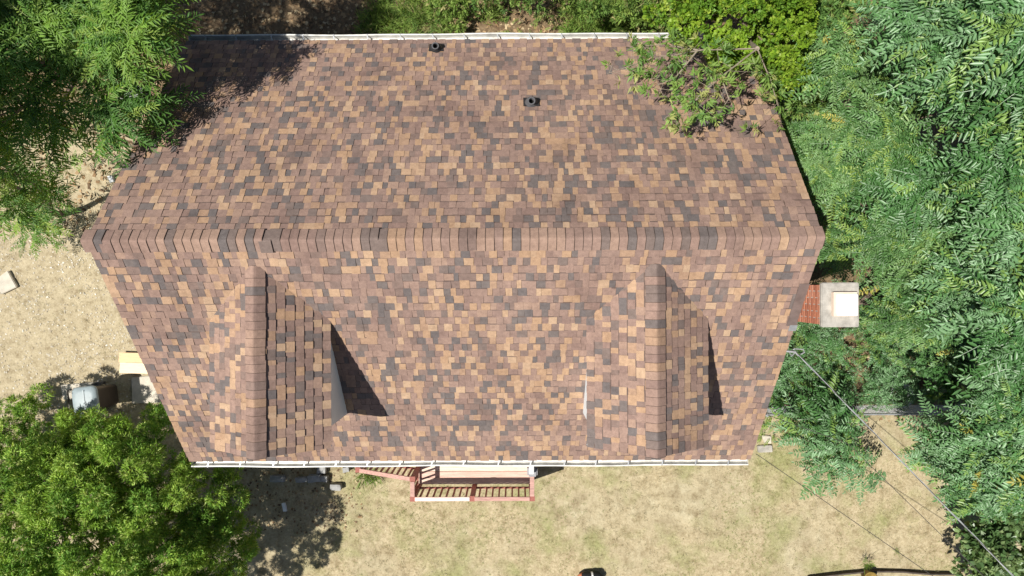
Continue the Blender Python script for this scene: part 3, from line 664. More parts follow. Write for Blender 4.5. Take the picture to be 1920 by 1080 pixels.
# ------------------------------------------------------------------ chain link fence
FY, FX0, FX1, FH = -3.44, 6.2, 12.2, 1.10
fn = tag(empty('chain_link_fence', (FX0, FY, 0)), 'grey chain link fence running right from the sapling into the trees', 'fence')
for x in (FX0, 8.08, 10.1, FX1):
    q = MB(); q.tube([(x, FY, -.1), (x, FY, FH + .06)], .035, 10); q.build('fence_post', M['metal'], fn)
q = MB(); q.tube([(FX0, FY, FH), (FX1, FY, FH)], .02, 8); q.build('top_rail', M['metal'], fn)
q = MB(); s_ = .062; n_ = int((FX1 - FX0 + FH) / s_)
for sg in (1, -1):
    for k in range(n_):
        xa = FX0 + k * s_ - (FH if sg > 0 else 0); za = 0.03; xb = xa + FH * 1.0 * 1; zb = FH
        if sg < 0: xa, xb = xa, xa - FH
        a = Vector((xa, FY + .004 * sg, za)); b = Vector((xb, FY + .004 * sg, zb))
        if max(xa, xb) < FX0 or min(xa, xb) > FX1: continue
        def at_x(x): t = (x - a.x) / (b.x - a.x); return a.lerp(b, t)
        A, B = a.copy(), b.copy()
        for nm_, v_ in (('A', A), ('B', B)):
            if v_.x < FX0: v_.xyz = at_x(FX0)
            if v_.x > FX1: v_.xyz = at_x(FX1)
        if (B - A).length > .05: q.bar(A, B, .005, .005, up=(0, 1, 0))
tag(q.build('chain_mesh', M['metal'], fn), kind='stuff')

# ------------------------------------------------------------------ overhead cables
def sag(a, b, s, n=30): return [Vector(a).lerp(Vector(b), t) - Vector((0, 0, s * 4 * t * (1 - t))) for t in np.linspace(0, 1, n)]
A0 = W(1492, 660, 3.9); B0 = W(1905, 1080, 5.5); B1 = B0 + (B0 - A0) * 2.2
svc = tag(empty('service_cable', A0), 'twisted grey service cable from the right gable to beyond the bottom right corner', 'cable')
pts = sag(A0, B1, .15, 160); tw = []
for k in range(3):
    q = MB(); r = .0052 if k else .0045
    d = (B1 - A0).normalized(); sx = d.cross(Vector((0, 0, 1))).normalized(); uz = sx.cross(d)
    q.tube([p + (sx * math.cos(i * .55 + k * 2.1) + uz * math.sin(i * .55 + k * 2.1)) * .0075 for i, p in enumerate(pts)], r, 6); q.build('strand', M['wire_dark'] if k == 1 else M['wire_grey'], svc)
q = MB(); c = W(1494, 660, 3.9)
q.tube([A0, W(1484, 668, 3.8), W(1480, 660, 3.8), W(1490, 654, 3.85), W(1506, 655, 3.85), W(1508, 661, 3.85), W(1496, 667, 3.85), W(1492, 662, 3.85)], .011, 6); q.build('drip_loop', M['wire_grey'], svc)
q = MB(); q.tube([(5.12, A0.y + .05, 3.85), (5.35, A0.y + .03, 3.88), A0], .02, 8); q.build('wall_bracket', M['metal'], svc)
a = W(1418, 851, 2.55); b = W(1752, 1082, 2.9); ex = b + (b - a) * 1.5
tag((lambda q: (q.tube(sag(a, ex, .06), .0065, 6), q.build('telephone_wire', M['wire_dark']))[1])(MB()), 'thin dark wire from the right front roof corner across the lawn', 'wire')
a = W(1590, 832, 2.6); b = W(1806, 1042, 3.4); ex = b + (b - a) * 2; st_ = a - (b - a) * .9
tag((lambda q: (q.tube(sag(Vector((5.2, -3.0, 2.4)), a, .05, 6)[:-1] + sag(a, ex, .05), .0065, 6), q.build('telephone_wire', M['wire_dark']))[1])(MB()), 'thin dark wire crossing the lawn between the sapling and the service cable', 'wire')

# ------------------------------------------------------------------ foliage templates
def frond(pairs, lw, ll, droop, arch, fwd, seed):
    """pinnate leaf of length 1 along +x: rachis + leaflets of two quads each"""
    r = np.random.default_rng(seed); V = []; F = []
    def cz(x): return arch * x - droop * x * x
    def leaflet(b, ang, ln, w, tilt, curl):
        d = np.array([math.cos(ang), math.sin(ang), 0]); s = np.array([-math.sin(ang), math.cos(ang), 0]); up = np.array([0, 0, 1.0])
        k = len(V); mid = lambda t: b + d * ln * t + up * (tilt * ln * t - curl * ln * t * t)
        for p in (mid(0), mid(1)): V.append(p)
        for t, ww in ((.22, .80), (.62, .92)):
            V.append(mid(t) + s * w * ww / 2 + up * w * .18); V.append(mid(t) - s * w * ww / 2 + up * w * .18)
        F.append((k, k + 1, k + 4, k + 2)); F.append((k, k + 3, k + 5, k + 1))
    xs = np.linspace(.16, .95, pairs)
    for i, x in enumerate(xs):
        sc = math.sin(math.pi * (0.20 + .72 * (i + .5) / pairs)) ** .5
        for s in (-1, 1):
            xx = x + r.normal(0, .008); leaflet(np.array([xx, s * .006, cz(xx)]), s * (math.radians(fwd) + r.normal(0, .20)), ll * sc * r.uniform(.75, 1.15), lw * sc * r.uniform(.8, 1.2), r.normal(-.08, .30), r.uniform(.1, .6))
    leaflet(np.array([.97, 0, cz(.97)]), r.normal(0, .1), ll * .8, lw * .8, -.2, .2)
    k = len(V); R_ = np.linspace(0, .98, 4)
    for x in R_:
        V.append(np.array([x, .005, cz(x) - .004])); V.append(np.array([x, -.005, cz(x) - .004]))
    for i in range(3): F.append((k + 2 * i, k + 2 * i + 1, k + 2 * i + 3, k + 2 * i + 2))
    return np.array(V), np.array(F)
T_AIL = [frond(9, .074, .20, .42, .22, 66, 1), frond(10, .068, .19, .30, .10, 62, 2), frond(8, .078, .21, .58, .30, 70, 3), frond(9, .070, .19, .22, .05, 64, 4)]
T_FIN = [frond(9, .066, .17, .40, .20, 66, 61), frond(10, .060, .16, .30, .10, 62, 62), frond(8, .072, .18, .55, .28, 70, 63), frond(9, .064, .17, .2, .05, 64, 64)]
T_SUM = [frond(12, .044, .20, .34, .14, 56, 5), frond(13, .040, .19, .26, .08, 53, 6), frond(11, .046, .21, .45, .22, 58, 7), frond(13, .042, .185, .18, .02, 54, 8)]
T_SML = [frond(7, .085, .20, .35, .16, 65, 9), frond(8, .078, .19, .25, .10, 62, 10), frond(6, .095, .22, .5, .25, 68, 11), frond(7, .08, .2, .2, .04, 64, 12)]
def tuft(n, ln, w, spread, seed, hexa=True):
    """a clump of n little leaves fanning round +x"""
    r = np.random.default_rng(seed); V = []; F = []
    for i in range(n):
        a = r.uniform(0, 2 * math.pi); th = spread * math.sqrt(r.random()); d = np.array([math.cos(th), math.sin(th) * math.cos(a), math.sin(th) * math.sin(a)])
        s = np.cross(d, r.normal(0, 1, 3)); s /= np.linalg.norm(s); u = np.cross(d, s); b = d * r.uniform(.0, .35) + np.array([0, r.normal(0, .12), r.normal(0, .12)]); l_ = ln * r.uniform(.7, 1.2); ww = w * r.uniform(.8, 1.2); k = len(V)
        V += [b, b + d * l_ - u * l_ * .15, b + d * l_ * .4 + s * ww / 2, b + d * l_ * .4 - s * ww / 2]; F.append((k, k + 2, k + 1, k + 3))
    return np.array(V), np.array(F)
T_ARB = [tuft(8, .66, .17, 1.2, 20 + i) for i in range(4)]
T_MAP = [tuft(9, .85, .62, 1.3, 30 + i) for i in range(4)]
T_OLV = [tuft(9, .95, .26, 1.15, 40 + i) for i in range(4)]
T_GRS = [tuft(11, 1.0, .06, 1.25, 50 + i) for i in range(4)]

def in_frame(p, m=60):
    q = _R.transposed() @ (Vector(p) - CAM); x = 960 + 1280 * q.x / -q.z; y = 540 - 1280 * q.y / -q.z
    return -m < x < 1920 + m and -m < y < 1080 + m
def branch_set(mb, base, lobes, tips, r0, r):
    """tapered trunk, a limb to each lobe, a twig to each of the tips [(lobe, point)]"""
    base = Vector(base); top = Vector(np.mean([l[0] for l in lobes], 0)); top.z = base.z + (min(l[0][2] for l in lobes) - base.z) * .62
    top.x = base.x + (top.x - base.x) * .5; top.y = base.y + (top.y - base.y) * .5
    mb.tube([base - Vector((0, 0, .1)), base.lerp(top, .5) + Vector((r.normal(0, .06), r.normal(0, .06), 0)), top], [r0, r0 * .8, r0 * .62], 8)
    ends = []
    for c, rad in lobes:
        e = Vector(c) - Vector((0, 0, rad[2] * .35)); mid = top.lerp(e, .5) + Vector((r.normal(0, .1), r.normal(0, .1), .12)); mb.tube([top, mid, e], [r0 * .5, r0 * .36, r0 * .2], 6, cap=False); ends.append(e)
    for li, t in tips:
        e = ends[li]; t = Vector(t); mid = e.lerp(t, .55) + Vector((r.normal(0, .05), r.normal(0, .05), -.05)); mb.tube([e, mid, t], [r0 * .18, r0 * .11, .005], 4, cap=False)

def lobe_points(lobes, n, r, inner=.25, low=-.15):
    w = np.array([l[1][0] * l[1][1] + l[1][0] * l[1][2] for l in lobes]); li = r.choice(len(lobes), n, p=w / w.sum()); P = []
    C_ = np.array([l[0] for l in lobes]); Rd = np.array([l[1] for l in lobes])
    z = r.uniform(low, 1, n); a = r.uniform(0, 2 * math.pi, n); q = np.sqrt(1 - z * z); d = np.stack([q * np.cos(a), q * np.sin(a), z], -1)
    rad = np.where(r.random(n) < inner, r.uniform(.35, .9, n), r.uniform(.86, 1.06, n))
    return li, C_[li] + d * Rd[li] * rad[:, None], d
def frond_tree(name, label, cat, base, lobes, ntips, length, tpl, pal, seed, per=(6, 10), r0=.12, el=(-.15, .45), nsingle=40, group=None, low=-.15, inner=.25, keep=None, bark='bark', twigs=40, leafname='leaf', bias=None, lumps=0):
    r = np.random.default_rng(seed); base = Vector(base); root = tag(empty(name, base), label, cat, group)
    if lumps:
        lj, C_, D0 = lobe_points(lobes, lumps, r, .2, .0); C_[:, 2] += r.normal(0, .28, lumps); pk = r.integers(0, lumps, ntips); z = r.uniform(.05, 1, ntips); a_ = r.uniform(0, 6.283, ntips); q_ = np.sqrt(1 - z * z); D = np.stack([q_ * np.cos(a_), q_ * np.sin(a_), z], -1)
        P = C_[pk] + D * (r.uniform(.22, .42, lumps)[pk] * r.uniform(.7, 1.05, ntips))[:, None]; li = lj[pk]
    else: li, P, D = lobe_points(lobes, ntips, r, inner, low)
    if keep is not None:
        k = np.array([keep(p) for p in P]); li, P, D = li[k], P[k], D[k]
    tb = MB(); tk = r.permutation(len(P))[:twigs]; branch_set(tb, base, lobes, [(li[i], P[i]) for i in tk], r0, r); tb.build('trunk', M[bark], root)
    cnt = r.integers(per[0], per[1] + 1, len(P)); idx = np.repeat(np.arange(len(P)), cnt); n = len(idx)
    k_in = np.concatenate([np.arange(c) for c in cnt]); ph = r.uniform(0, 6.28, len(P))
    az = ph[idx] + k_in * 2.4 + r.normal(0, .2, n)
    if bias is not None: az = np.where(r.random(n) < .35, bias + r.normal(0, .7, n), az)
    young = k_in / np.maximum(cnt[idx] - 1, 1); e = el[0] + (el[1] - el[0]) * young + r.normal(0, .12, n)
    sc = length * (1.12 - .45 * young) * r.uniform(.8, 1.15, n); roll = r.normal(0, .28, n)
    loc = P[idx] + np.stack([r.normal(0, .03, n), r.normal(0, .03, n), .10 * young + r.normal(0, .02, n)], -1)
    R3 = frames(az, e, roll); wh = r.integers(0, len(tpl), n)
    lightness = np.clip(vnoise(P[idx][:, 0], P[idx][:, 1], .7) * 1.3 - .15 + r.normal(0, .2, n), 0, .999)
    mi = np.where(r.random(n) < .12, 3, (lightness * 3).astype(int)); mi = np.where(young > .8, np.maximum(mi, 1), mi)
    if len(pal) > 4: mi = np.where(r.random(n) < .0035, 4, mi)
    tipz = loc[:, 2] + R3[:, 2, 0] * sc * .5
    vis = np.array([in_frame(p, 0) for p in loc + R3[:, :, 0] * (sc * .5)[:, None]])
    order = np.argsort(-(tipz + np.where(vis, 0, -100))); one = order[:min(nsingle, int(vis.sum()))]
    mask = np.ones(n, bool); mask[one] = False
    b = np.array(base)
    if mask.any():
        V, F, MI = scatter(tpl, wh[mask], loc[mask] - b, R3[mask], sc[mask], mi[mask])
        tag(link('crown', quads_mesh('crown', V, F, MI, pal), root), kind='stuff')
    for i in one:
        key = (id(tpl), int(wh[i]), int(mi[i]), id(pal))
        if key not in SHARED:
            tv, tf = tpl[wh[i]]; SHARED[key] = quads_mesh(leafname, tv, tf, np.zeros(len(tf)), [pal[int(mi[i])]])
        o = link(leafname, SHARED[key], root); Mx = Matrix([list(R3[i][k] * sc[i]) + [loc[i][k] - b[k]] for k in range(3)] + [[0, 0, 0, 1]]); o.matrix_local = Mx
    return root
SHARED = {}
def tuft_tree(name, label, cat, base, lobes, n, size, tpl, pal, seed, r0=.12, group=None, low=-.1, inner=.3, keep=None, twigs=60, clump=None, nspray=0):
    """crown of small leaf clumps; clump = (count, radius) gathers them in secondary bunches"""
    r = np.random.default_rng(seed); base = Vector(base); root = tag(empty(name, base), label, cat, group)
    if clump:
        li, C_, D0 = lobe_points(lobes, clump[0], r, .22, low)
        rad = clump[1] * r.uniform(.7, 1.3, len(C_)); pk = r.integers(0, len(C_), n); z = r.uniform(-.5, 1, n); a = r.uniform(0, 6.283, n); q = np.sqrt(1 - z * z)
        D = np.stack([q * np.cos(a), q * np.sin(a), z], -1); P = C_[pk] + D * (rad[pk] * r.uniform(.72, 1.1, n))[:, None]; shade = r.random(len(C_))[pk]; tipsrc = (li, C_)
    else:
        li, P, D = lobe_points(lobes, n, r, inner, low); shade = vnoise(P[:, 0], P[:, 1], .5); tipsrc = (li, P)
    if keep is not None:
        k = np.array([keep(p) for p in P]); P, D, shade = P[k], D[k], shade[k]
    n = len(P); tb = MB(); tk = r.permutation(len(tipsrc[1]))[:twigs]; branch_set(tb, base, lobes, [(tipsrc[0][i], tipsrc[1][i]) for i in tk], r0, r); tb.build('trunk', M['bark'], root)
    D = D + r.normal(0, .45, D.shape) + np.array([0, 0, .35]); D /= np.linalg.norm(D, axis=1)[:, None]
    az = np.arctan2(D[:, 1], D[:, 0]); e = np.arcsin(D[:, 2]) * .45; R3 = frames(az, e, r.uniform(0, 6.28, n)); sc = size * r.uniform(.65, 1.3, n)
    lv = np.clip(shade * 1.2 - .1 + r.normal(0, .22, n), 0, .999); mi = np.where(r.random(n) < .10, 3, (lv * 3).astype(int)); wh = r.integers(0, len(tpl), n); b = np.array(base)
    V, F, MI = scatter(tpl, wh, P - b, R3, sc, mi); tag(link('crown', quads_mesh('crown', V, F, MI, pal), root), kind='stuff')
    return root
def lobe(px, py, z, rx, ry, rz): p = W(px, py, z); return ((p.x, p.y, z), (rx, ry, rz))

# ------------------------------------------------------------------ trees
ok_house = lambda p: not (abs(p[0]) < L2 + .1 and abs(p[1]) < RUN + .1 and p[2] < roof_z(p[1]) + .25)
# top left: sumac-like trees
frond_tree('sumac_tree', 'deep green tree with long feathery leaves overhanging the top left roof corner', 'tree', (-8.3, 4.3, 0),
           [lobe(90, 70, 4.8, 1.1, 1.0, .7), lobe(15, 190, 4.6, 1.0, 1.2, 1.0), lobe(250, 75, 4.7, .5, .7, .45), lobe(90, 210, 3.2, .8, .9, .7), lobe(238, 185, 4.6, .28, .38, .3), lobe(220, -40, 4.8, .6, .7, .5),
            ((-8.8, 4.3, 7.2), (1.9, 1.5, .9)), ((-8.9, 1.6, 8.2), (1.1, 1.2, .7)), ((-9.6, 5.6, 6.6), (1.8, 1.1, .9))],
           480, .74, T_SUM, P_SUM, 101, per=(6, 9), r0=.16, nsingle=120, keep=lambda p: ok_house(p), el=(-.25, .35), twigs=80, lumps=66)
frond_tree('sumac_tree', 'smaller deep green feathery tree at the left edge below the large one', 'tree', (-9.6, 1.0, 0),
           [lobe(15, 320, 3.0, .6, .7, .6), lobe(-70, 300, 4.2, .9, 1.0, .9), lobe(75, 370, 1.7, .5, .5, .4)], 60, .62, T_SUM, P_SUM, 102, per=(5, 8), r0=.09, nsingle=50, el=(-.2, .4))
frond_tree('sumac_sapling', 'low leafy sapling on bare earth left of the roof ridge', 'sapling', (*W(75, 430, 0).xy, 0),
           [lobe(75, 432, .7, .42, .38, .3)], 9, .50, T_SUM, P_SUM, 103, per=(4, 6), r0=.025, nsingle=20, el=(-.1, .4), twigs=8)
# bottom left: arborvitae
tuft_tree('arborvitae_tree', 'bushy bright green evergreen filling the bottom left corner', 'tree', (-7.0, -5.6, 0),
          [lobe(235, 950, 2.3, 1.9, 1.6, 1.5), lobe(80, 990, 2.6, 1.9, 1.8, 1.5), lobe(340, 990, 1.8, 1.35, 1.4, 1.2), lobe(40, 835, 1.1, 1.4, 1.10, .7), lobe(-20, 900, 1.6, 1.3, 1.1, .9), lobe(375, 950, 1.7, .9, 1.0, 1.0), lobe(400, 1020, 1.4, .8, .9, .9), lobe(250, 850, 1.7, 1.2, .85, 1.1), lobe(150, 880, 1.5, 1.4, 1.1, .9), lobe(200, 1120, 3.0, 2.0, 1.6, 1.6)],
          49000, .106, T_ARB, P_ARB, 110, r0=.09, clump=(500, .175), twigs=70, keep=lambda p: p[2] > .05 and ok_house(p) and in_frame(p, 260))
# top right: yellow green maple
tuft_tree('maple_tree', 'bright yellow green broadleaf tree behind the top right roof corner', 'tree', (5.2, 5.9, 0),
          [lobe(1330, 20, 4.4, .9, .7, .6), lobe(1420, 50, 4.6, .85, .75, .6), lobe(1470, 100, 4.2, .55, .6, .5), lobe(1380, -80, 4.8, 1.6, 1.0, .9), lobe(1270, -20, 3.6, .8, .6, .5)],
          7600, .066, T_MAP, P_MAP, 120, r0=.11, clump=(125, .165), twigs=50, keep=ok_house)
# olive leaved branch reaching over the roof
def olive_branch():
    r = np.random.default_rng(130); root = tag(empty('young_tree', (5.0, 4.9, 0)), 'sparse olive leaved tree whose thin branches reach over the top right roof corner', 'tree')
    tb = MB(); base = Vector((5.0, 4.9, 0)); fork = W(1420, 91, 5.35); tb.tube([base, base.lerp(fork, .55) + Vector((.25, .2, 0)), fork], [.07, .055, .035], 7)
    arms = [[(1420, 95, 4.9), (1375, 150, 5.05), (1330, 190, 5.1), (1285, 235, 5.05)], [(1420, 95, 4.9), (1330, 98, 5.05), (1240, 122, 5.05), (1160, 142, 4.9)], [(1330, 98, 5.05), (1280, 150, 5.0), (1232, 172, 4.95)],
            [(1375, 150, 5.05), (1395, 190, 4.95), (1372, 214, 4.9)], [(1420, 95, 4.9), (1452, 160, 4.5), (1462, 215, 4.4)], [(1330, 98, 5.05), (1262, 92, 5.0), (1200, 92, 4.9)], [(1330, 190, 5.1), (1300, 200, 5.0), (1268, 226, 5.0)]]
    P = []
    for arm in arms:
        pts = [W(a - 22 if a < 1415 else a, b - 4, c + .45) for a, b, c in arm]; pts = [p + Vector((r.normal(0, .03), r.normal(0, .03), 0)) if 0 < i < len(pts) - 1 else p for i, p in enumerate(pts)]
        tb.tube(pts, [.013 - .010 * i / (len(pts) - 1) for i in range(len(pts))], 5, cap=False)
        ln = sum((pts[i + 1] - pts[i]).length for i in range(len(pts) - 1)); n = int(ln / .066)
        for k in range(n):
            t = (.18 + .82 * (k + r.random()) / n) * (len(pts) - 1); i = min(int(t), len(pts) - 2); c = pts[i].lerp(pts[i + 1], t - i); e = c + Vector((r.normal(0, .19), r.normal(0, .16), r.normal(.02, .08)))
            tb.tube([c, e], [.004, .002], 4, cap=False)
            for q in range(int(r.integers(1, 4))): P.append(e + Vector((r.normal(0, .045), r.normal(0, .045), r.normal(0, .03))))
    tb.build('trunk', M['twig'], root); P = np.array(P); n = len(P); R3 = frames(r.uniform(0, 6.28, n), r.normal(-.1, .35, n), r.normal(0, .5, n))
    V, F, MI = scatter(T_OLV, r.integers(0, 4, n), P - np.array(root.location), R3, .115 * r.uniform(.7, 1.3, n), r.choice(4, n, p=[.35, .3, .22, .13]))
    tag(link('crown', quads_mesh('crown', V, F, MI, P_OLV), root), kind='stuff')
olive_branch()
# right: tree of heaven thicket
AIL = [
    ('tall blue green tree of heaven at the top right corner with large leaf rosettes', (9.3, 3.9), [lobe(1800, 60, 5.6, 1.2, 1.0, .8), lobe(1900, -20, 6.4, 1.3, 1.2, 1.0), lobe(1680, 30, 4.8, .8, .9, .7)], 140, .62, 90, 0),
    ('blue green fine leaved locust crowding the right rear rake of the roof', (7.0, 3.0), [lobe(1590, 200, 4.0, .7, .85, .7), lobe(1680, 230, 4.5, .8, .8, .7), lobe(1560, 300, 3.2, .55, .8, .6), lobe(1530, 230, 2.6, .4, .6, .5)], 180, .46, 80, 1),
    ('tree of heaven at the right edge level with the rear roof slope', (10.0, 1.6), [lobe(1840, 250, 5.4, 1.0, 1.0, .9), lobe(1920, 330, 5.8, .9, 1.2, 1.0), lobe(1770, 340, 4.6, .8, .7, .7)], 135, .58, 80, 0),
    ('locust with fine leaves beside the right end of the ridge', (7.4, .5), [lobe(1640, 390, 3.6, .8, .8, .7), lobe(1575, 420, 2.8, .55, .75, .6), lobe(1720, 420, 4.2, .7, .6, .6), lobe(1545, 350, 2.4, .4, .6, .5)], 175, .44, 80, 1),
    ('large pale leaved tree of heaven at the right edge level with the chimney', (10.6, -.9), [lobe(1880, 510, 5.2, .9, 1.1, .9), lobe(1840, 590, 4.6, .7, .8, .7), lobe(1940, 420, 5.4, .8, 1.0, .9)], 115, .62, 80, 0),
    ('dark leaved locust just right of the chimney', (8.0, -1.2), [lobe(1690, 600, 2.3, .8, .6, .5), lobe(1650, 500, 2.6, .65, .4, .5)], 80, .42, 50, 1),
    ('tree of heaven leaning over the fence at the right edge', (11.0, -3.0), [lobe(1860, 760, 3.6, .8, .9, .8), lobe(1920, 690, 4.2, .8, .9, .8), lobe(1825, 850, 3.0, .6, .6, .6)], 110, .56, 70, 0),
    ('tree of heaven shading the lawn at the lower right edge', (11.2, -4.6), [lobe(1870, 900, 3.4, .65, .7, .7), lobe(1930, 850, 4.0, .7, .9, .8)], 85, .56, 60, 0),
]
for i, (lab, b, lobes, nt, ln, ns, fine) in enumerate(AIL):
    frond_tree('locust_tree' if fine else 'tree_of_heaven', lab, 'tree', (b[0], b[1], 0), lobes, nt, ln, T_FIN if fine else T_AIL, P_LOC if fine else P_AIL, 200 + i, per=(7, 10), r0=.10, nsingle=ns, group='trees in the right hand thicket', keep=ok_house, el=(-.35, .45), inner=.30, lumps=int(nt / 9.5))
frond_tree('tree_of_heaven_sapling', 'young tree of heaven standing on the lawn beside the right front house corner', 'sapling', (*W(1545, 800, 0).xy, 0),
           [lobe(1545, 830, 1.7, .55, .60, .5), lobe(1585, 890, 1.5, .45, .42, .4), lobe(1520, 775, 1.3, .5, .35, .4)], 30, .60, T_AIL, P_AIL, 230, per=(5, 8), r0=.035, nsingle=70, el=(-.45, .4), twigs=24)
tuft_tree('leafy_shrub', 'pale green broad leaved shrub in the bottom right corner', 'shrub', (10.9, -6.3, 0), [lobe(1890, 1030, 1.8, .8, .7, .7), lobe(1850, 1075, 1.2, .7, .5, .5), lobe(1925, 960, 2.2, .6, .7, .6)], 1700, .13, T_MAP, P_SHR, 240, r0=.05, clump=(45, .2), twigs=30)
tuft_tree('leafy_shrub', 'mixed green shrub between the yellow green tree and the thicket', 'shrub', (6.3, 3.6, 0), [lobe(1500, 150, 3.2, .7, .6, .6), lobe(1530, 60, 3.6, .6, .7, .6), lobe(1470, 200, 2.6, .5, .5, .5)], 2200, .10, T_OLV, P_OLV, 241, r0=.05, clump=(60, .22), twigs=40, keep=ok_house)
tuft_tree('leafy_shrub', 'yellowing shrub in the dark gap right of the chimney', 'shrub', (9.2, -.6, 0), [lobe(1745, 555, 1.8, .5, .6, .5)], 500, .12, T_OLV, P_OLV, 242, r0=.04, clump=(16, .18), twigs=12)
tuft_tree('leafy_shrub', 'low dark shrub under the thicket in the right middle edge', 'shrub', (10.6, -1.9, 0), [lobe(1830, 680, 1.6, 1.1, .8, .7)], 1300, .11, T_MAP, P_AIL, 243, r0=.05, clump=(40, .2), twigs=20)

tuft_tree('leafy_shrub', 'brownish green brush in the dark patch behind the middle of the rear gutter', 'shrub', (*W(965, -25, 0).xy, 0), [lobe(955, -30, 1.0, .8, .5, .6), lobe(1015, -10, .8, .5, .4, .4)], 900, .09, T_OLV, P_OLV, 244, r0=.03, clump=(40, .16), twigs=40)
tuft_tree('leafy_shrub', 'thin leaved green brush left of the yellow green tree behind the gutter', 'shrub', (*W(1150, 5, 0).xy, 0), [lobe(1120, 5, .9, .6, .45, .5), lobe(1200, 0, 1.1, .6, .5, .6), lobe(1230, 35, .8, .5, .35, .5)], 1300, .10, T_OLV, P_WEED, 245, r0=.03, clump=(46, .16), twigs=40, keep=ok_house)
tuft_tree('leafy_shrub', 'ragged sunlit weed bush behind the gutter near the first roof vent', 'shrub', (*W(850, 20, 0).xy, 0), [lobe(850, 20, .35, .45, .3, .3)], 260, .10, T_OLV, P_WEED, 246, r0=.02, clump=(16, .14), twigs=16, keep=ok_house)

# ------------------------------------------------------------------ ground cover and weeds
def cover(name, label, cat, n, region, zf, size, tpl, pal, seed, el=(-.1, .6)):
    r = np.random.default_rng(seed); P = []
    while len(P) < n:
        x, y = region(r)
        P.append((x, y))
    P = np.array(P); z = zf(P[:, 0], P[:, 1], r); loc = np.column_stack([P, z]); R3 = frames(r.uniform(0, 6.28, n), r.uniform(el[0], el[1], n), r.normal(0, .3, n))
    V, F, MI = scatter(tpl, r.integers(0, len(tpl), n), loc, R3, size * r.uniform(.6, 1.3, n), np.minimum((vnoise(P[:, 0], P[:, 1], .45) * 3.2 + r.normal(0, .6, n)).clip(0, 3.2).astype(int), 3))
    return tag(link(name, quads_mesh(name, V, F, MI, pal)), label, cat, kind='stuff')
def reg_px(x0, x1, y0, y1, z=.3, test=None):
    def f(r):
        while True:
            p = W(r.uniform(x0, x1), r.uniform(y0, y1), z)
            if (abs(p.x) < 5.2 and abs(p.y) < 3.6): continue
            if test is None or test(p.x, p.y, r): return p.x, p.y
    return f
hump = lambda a, b: (lambda x, y, r: a + (b - a) * np.clip(vnoise(x, y, .55), 0, 1) * r.uniform(.4, 1.1, len(x)))
def cov_test(x, y, r): return (y > -3.25 - .25 * vnoise(x, y, .4)) and r.random() < .35 + 1.0 * vnoise(x, y, .5)
cover('ground_cover', 'dense knee high compound leaved growth between the chimney and the fence', 'ground cover', 2200, reg_px(1440, 1830, 560, 775, .4, cov_test), hump(.1, 1.1), .26, T_SML, P_AIL, 300)
cover('ground_cover', 'broken weedy growth along the foot of the right gable wall', 'ground cover', 260, reg_px(1425, 1560, 700, 830, .2), hump(.02, .35), .20, T_SML, P_WEED, 301)
cover('undergrowth', 'shaded undergrowth beneath the right hand thicket', 'undergrowth', 2500, reg_px(1420, 2100, -60, 1000, .4, lambda x, y, r: x > 5.5 and (y > -3.0 or x > 10.2 + .5 * vnoise(x, y, .6))), hump(.1, 1.5), .30, T_SML, P_AIL, 302)
cover('undergrowth', 'shaded undergrowth beneath the top left trees', 'undergrowth', 380, reg_px(-80, 330, -60, 330, .3, lambda x, y, r: x < -7.0 - .9 * vnoise(x, y, .5) and y > 1.2), hump(.05, .9), .28, T_SML, P_SUM, 303)
weed_t = lambda x, y, r: r.random() < (vnoise(x, y, .6) - .25) * 1.8
cover('weeds', 'sunlit weeds and grass behind the rear gutter', 'weeds', 420, reg_px(675, 960, -30, 72, .2, weed_t), hump(.0, .25), .24, T_GRS, P_WEED, 304, el=(.3, 1.4))
cover('weeds', 'tall green grass beneath the yellow green tree behind the rear gutter', 'weeds', 480, reg_px(1060, 1300, -30, 72, .3, None), hump(.0, .6), .28, T_GRS, P_WEED, 305, el=(.3, 1.4))
cover('weeds', 'broad leaved weeds along the rear wall behind the gutter', 'weeds', 240, reg_px(690, 1150, -20, 72, .2, weed_t), hump(.0, .25), .20, T_SML, P_WEED, 306)
for i, (px, py, sz, lab) in enumerate(((690, 893, .30, 'tuft of long green grass at the foot of the porch steps'), (722, 40, .42, 'arching bright grass clump at the edge of the dark shade behind the house'), (1632, 1062, .16, 'green sprig growing out of the yellow pot'), (1690, 738, .12, 'weeds growing in the white basin'),
        (1685, 1037, .10, 'small lone green weed on the lower right lawn'), (700, 900, .2, 'smaller grass tuft beside the porch steps'))):
    r = np.random.default_rng(400 + i); z0 = .2 if i in (2,) else (.14 if i == 3 else 0); p = W(px, py, z0 + .1); n = 10 if sz > .15 else 6; loc = np.column_stack([r.normal(0, sz * .3, n), r.normal(0, sz * .22, n), np.full(n, z0)])
    V, F, MI = scatter(T_GRS, r.integers(0, 4, n), loc, frames(r.uniform(0, 6.28, n), r.uniform(.6, 1.5, n), r.uniform(0, 6, n)), sz * r.uniform(.7, 1.2, n), r.integers(0, 3, n))
    o = link('grass_tuft', quads_mesh('grass_tuft', V, F, MI, P_WEED), None, (p.x, p.y, 0)); tag(o, lab, 'grass tuft')
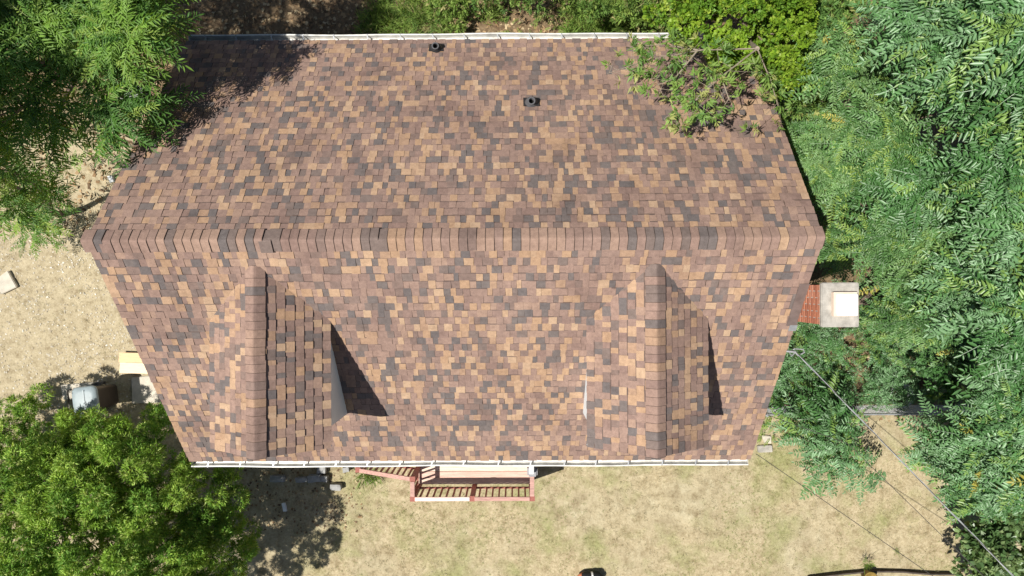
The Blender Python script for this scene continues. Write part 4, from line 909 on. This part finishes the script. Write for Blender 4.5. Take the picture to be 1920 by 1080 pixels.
# lawn: short dry blades, greener where the ground is greener
def lawn():
    r = np.random.default_rng(500); n = 9000; pts = []
    X = r.uniform(-4.2, 11.2, n * 2); Y = r.uniform(-8.2, -3.5, n * 2); k = (X > L2) | (Y < -4.0); k &= ~((X > PX0 - .05) & (X < PX1 + .05) & (Y > PY0)); k &= (Y > -7.36) & (vnoise(X, Y, .35) + r.normal(0, .2, len(X)) > .3)
    X, Y = X[k], Y[k]; n = len(X); g = vnoise(X, Y, 1.3) * .65 + vnoise(X, Y, .4) * .35 + r.normal(0, .1, n)
    mi = np.where(g > .60, 3, r.choice(3, n, p=[.45, .30, .25])); V, F, MI = scatter(T_GRS, r.integers(0, 4, n), np.column_stack([X, Y, gz(X, Y) - .004]), frames(r.uniform(0, 6.28, n), r.uniform(-.1, .5, n), r.uniform(0, 6, n)), .06 * r.uniform(.6, 1.3, n), mi)
    tag(link('dry_grass', quads_mesh('dry_grass', V, F, MI, P_DRY)), 'short sun bleached grass of the front lawn', 'grass', kind='stuff')
lawn()
def bits(name, label, cat, n, region, size, pal, seed, flat=.35, prob=None):
    r = np.random.default_rng(seed); P = np.array([region(r) for _ in range(n)]); q = np.array([[-.5, -.35, 0], [.5, -.3, .12], [.45, .4, .0], [-.4, .35, .15]]); f = np.array([[0, 1, 2, 3]])
    R3 = frames(r.uniform(0, 6.28, n), r.normal(0, flat, n), r.normal(0, flat, n)); V, F, MI = scatter([(q, f)], np.zeros(n, int), np.column_stack([P, gz(P[:, 0], P[:, 1]) + r.uniform(.001, .010, n)]), R3, size * r.uniform(.4, 1.5, n), r.choice(4, n, p=prob))
    tag(link(name, quads_mesh(name, V, F, MI, pal)), label, cat, kind='stuff')
bits('leaf_litter', 'brown fallen leaves behind the house', 'leaf litter', 3200, reg_px(330, 1420, -40, 76, 0), .07, P_LIT, 510)
bits('leaf_litter', 'fallen leaves and twigs beneath the top left trees', 'leaf litter', 1500, reg_px(-20, 330, 100, 440, 0, lambda x, y, r: x < -5.2), .07, P_LIT, 511)
bits('leaf_litter', 'leaf litter on the ground under the right thicket', 'leaf litter', 1500, reg_px(1430, 1900, 560, 790, 0, lambda x, y, r: x > 5.2), .07, P_LIT, 512)
bits('grit', 'scattered grit and wood chips on the bare earth left of the house', 'grit', 3000, reg_px(-20, 330, 400, 800, 0, lambda x, y, r: x < -5.2 and r.random() < .25 + vnoise(x, y, .5)), .030, P_GRIT, 513, flat=.10, prob=[.52, .36, .0, .12])
bits('leaf_litter', 'litter on the shaded bed beside the bright green tree', 'leaf litter', 400, reg_px(440, 680, 872, 1000, 0), .045, P_LIT, 514)
cover('dry_straw', 'dry straw and stalks strewn on the bare earth left of the house', 'straw', 900, reg_px(-20, 330, 420, 800, 0, lambda x, y, r: x < -5.3 and r.random() < vnoise(x, y, .7)), lambda x, y, r: gz(x, y), .075, T_GRS, P_DRY, 520, el=(-.1, .4))
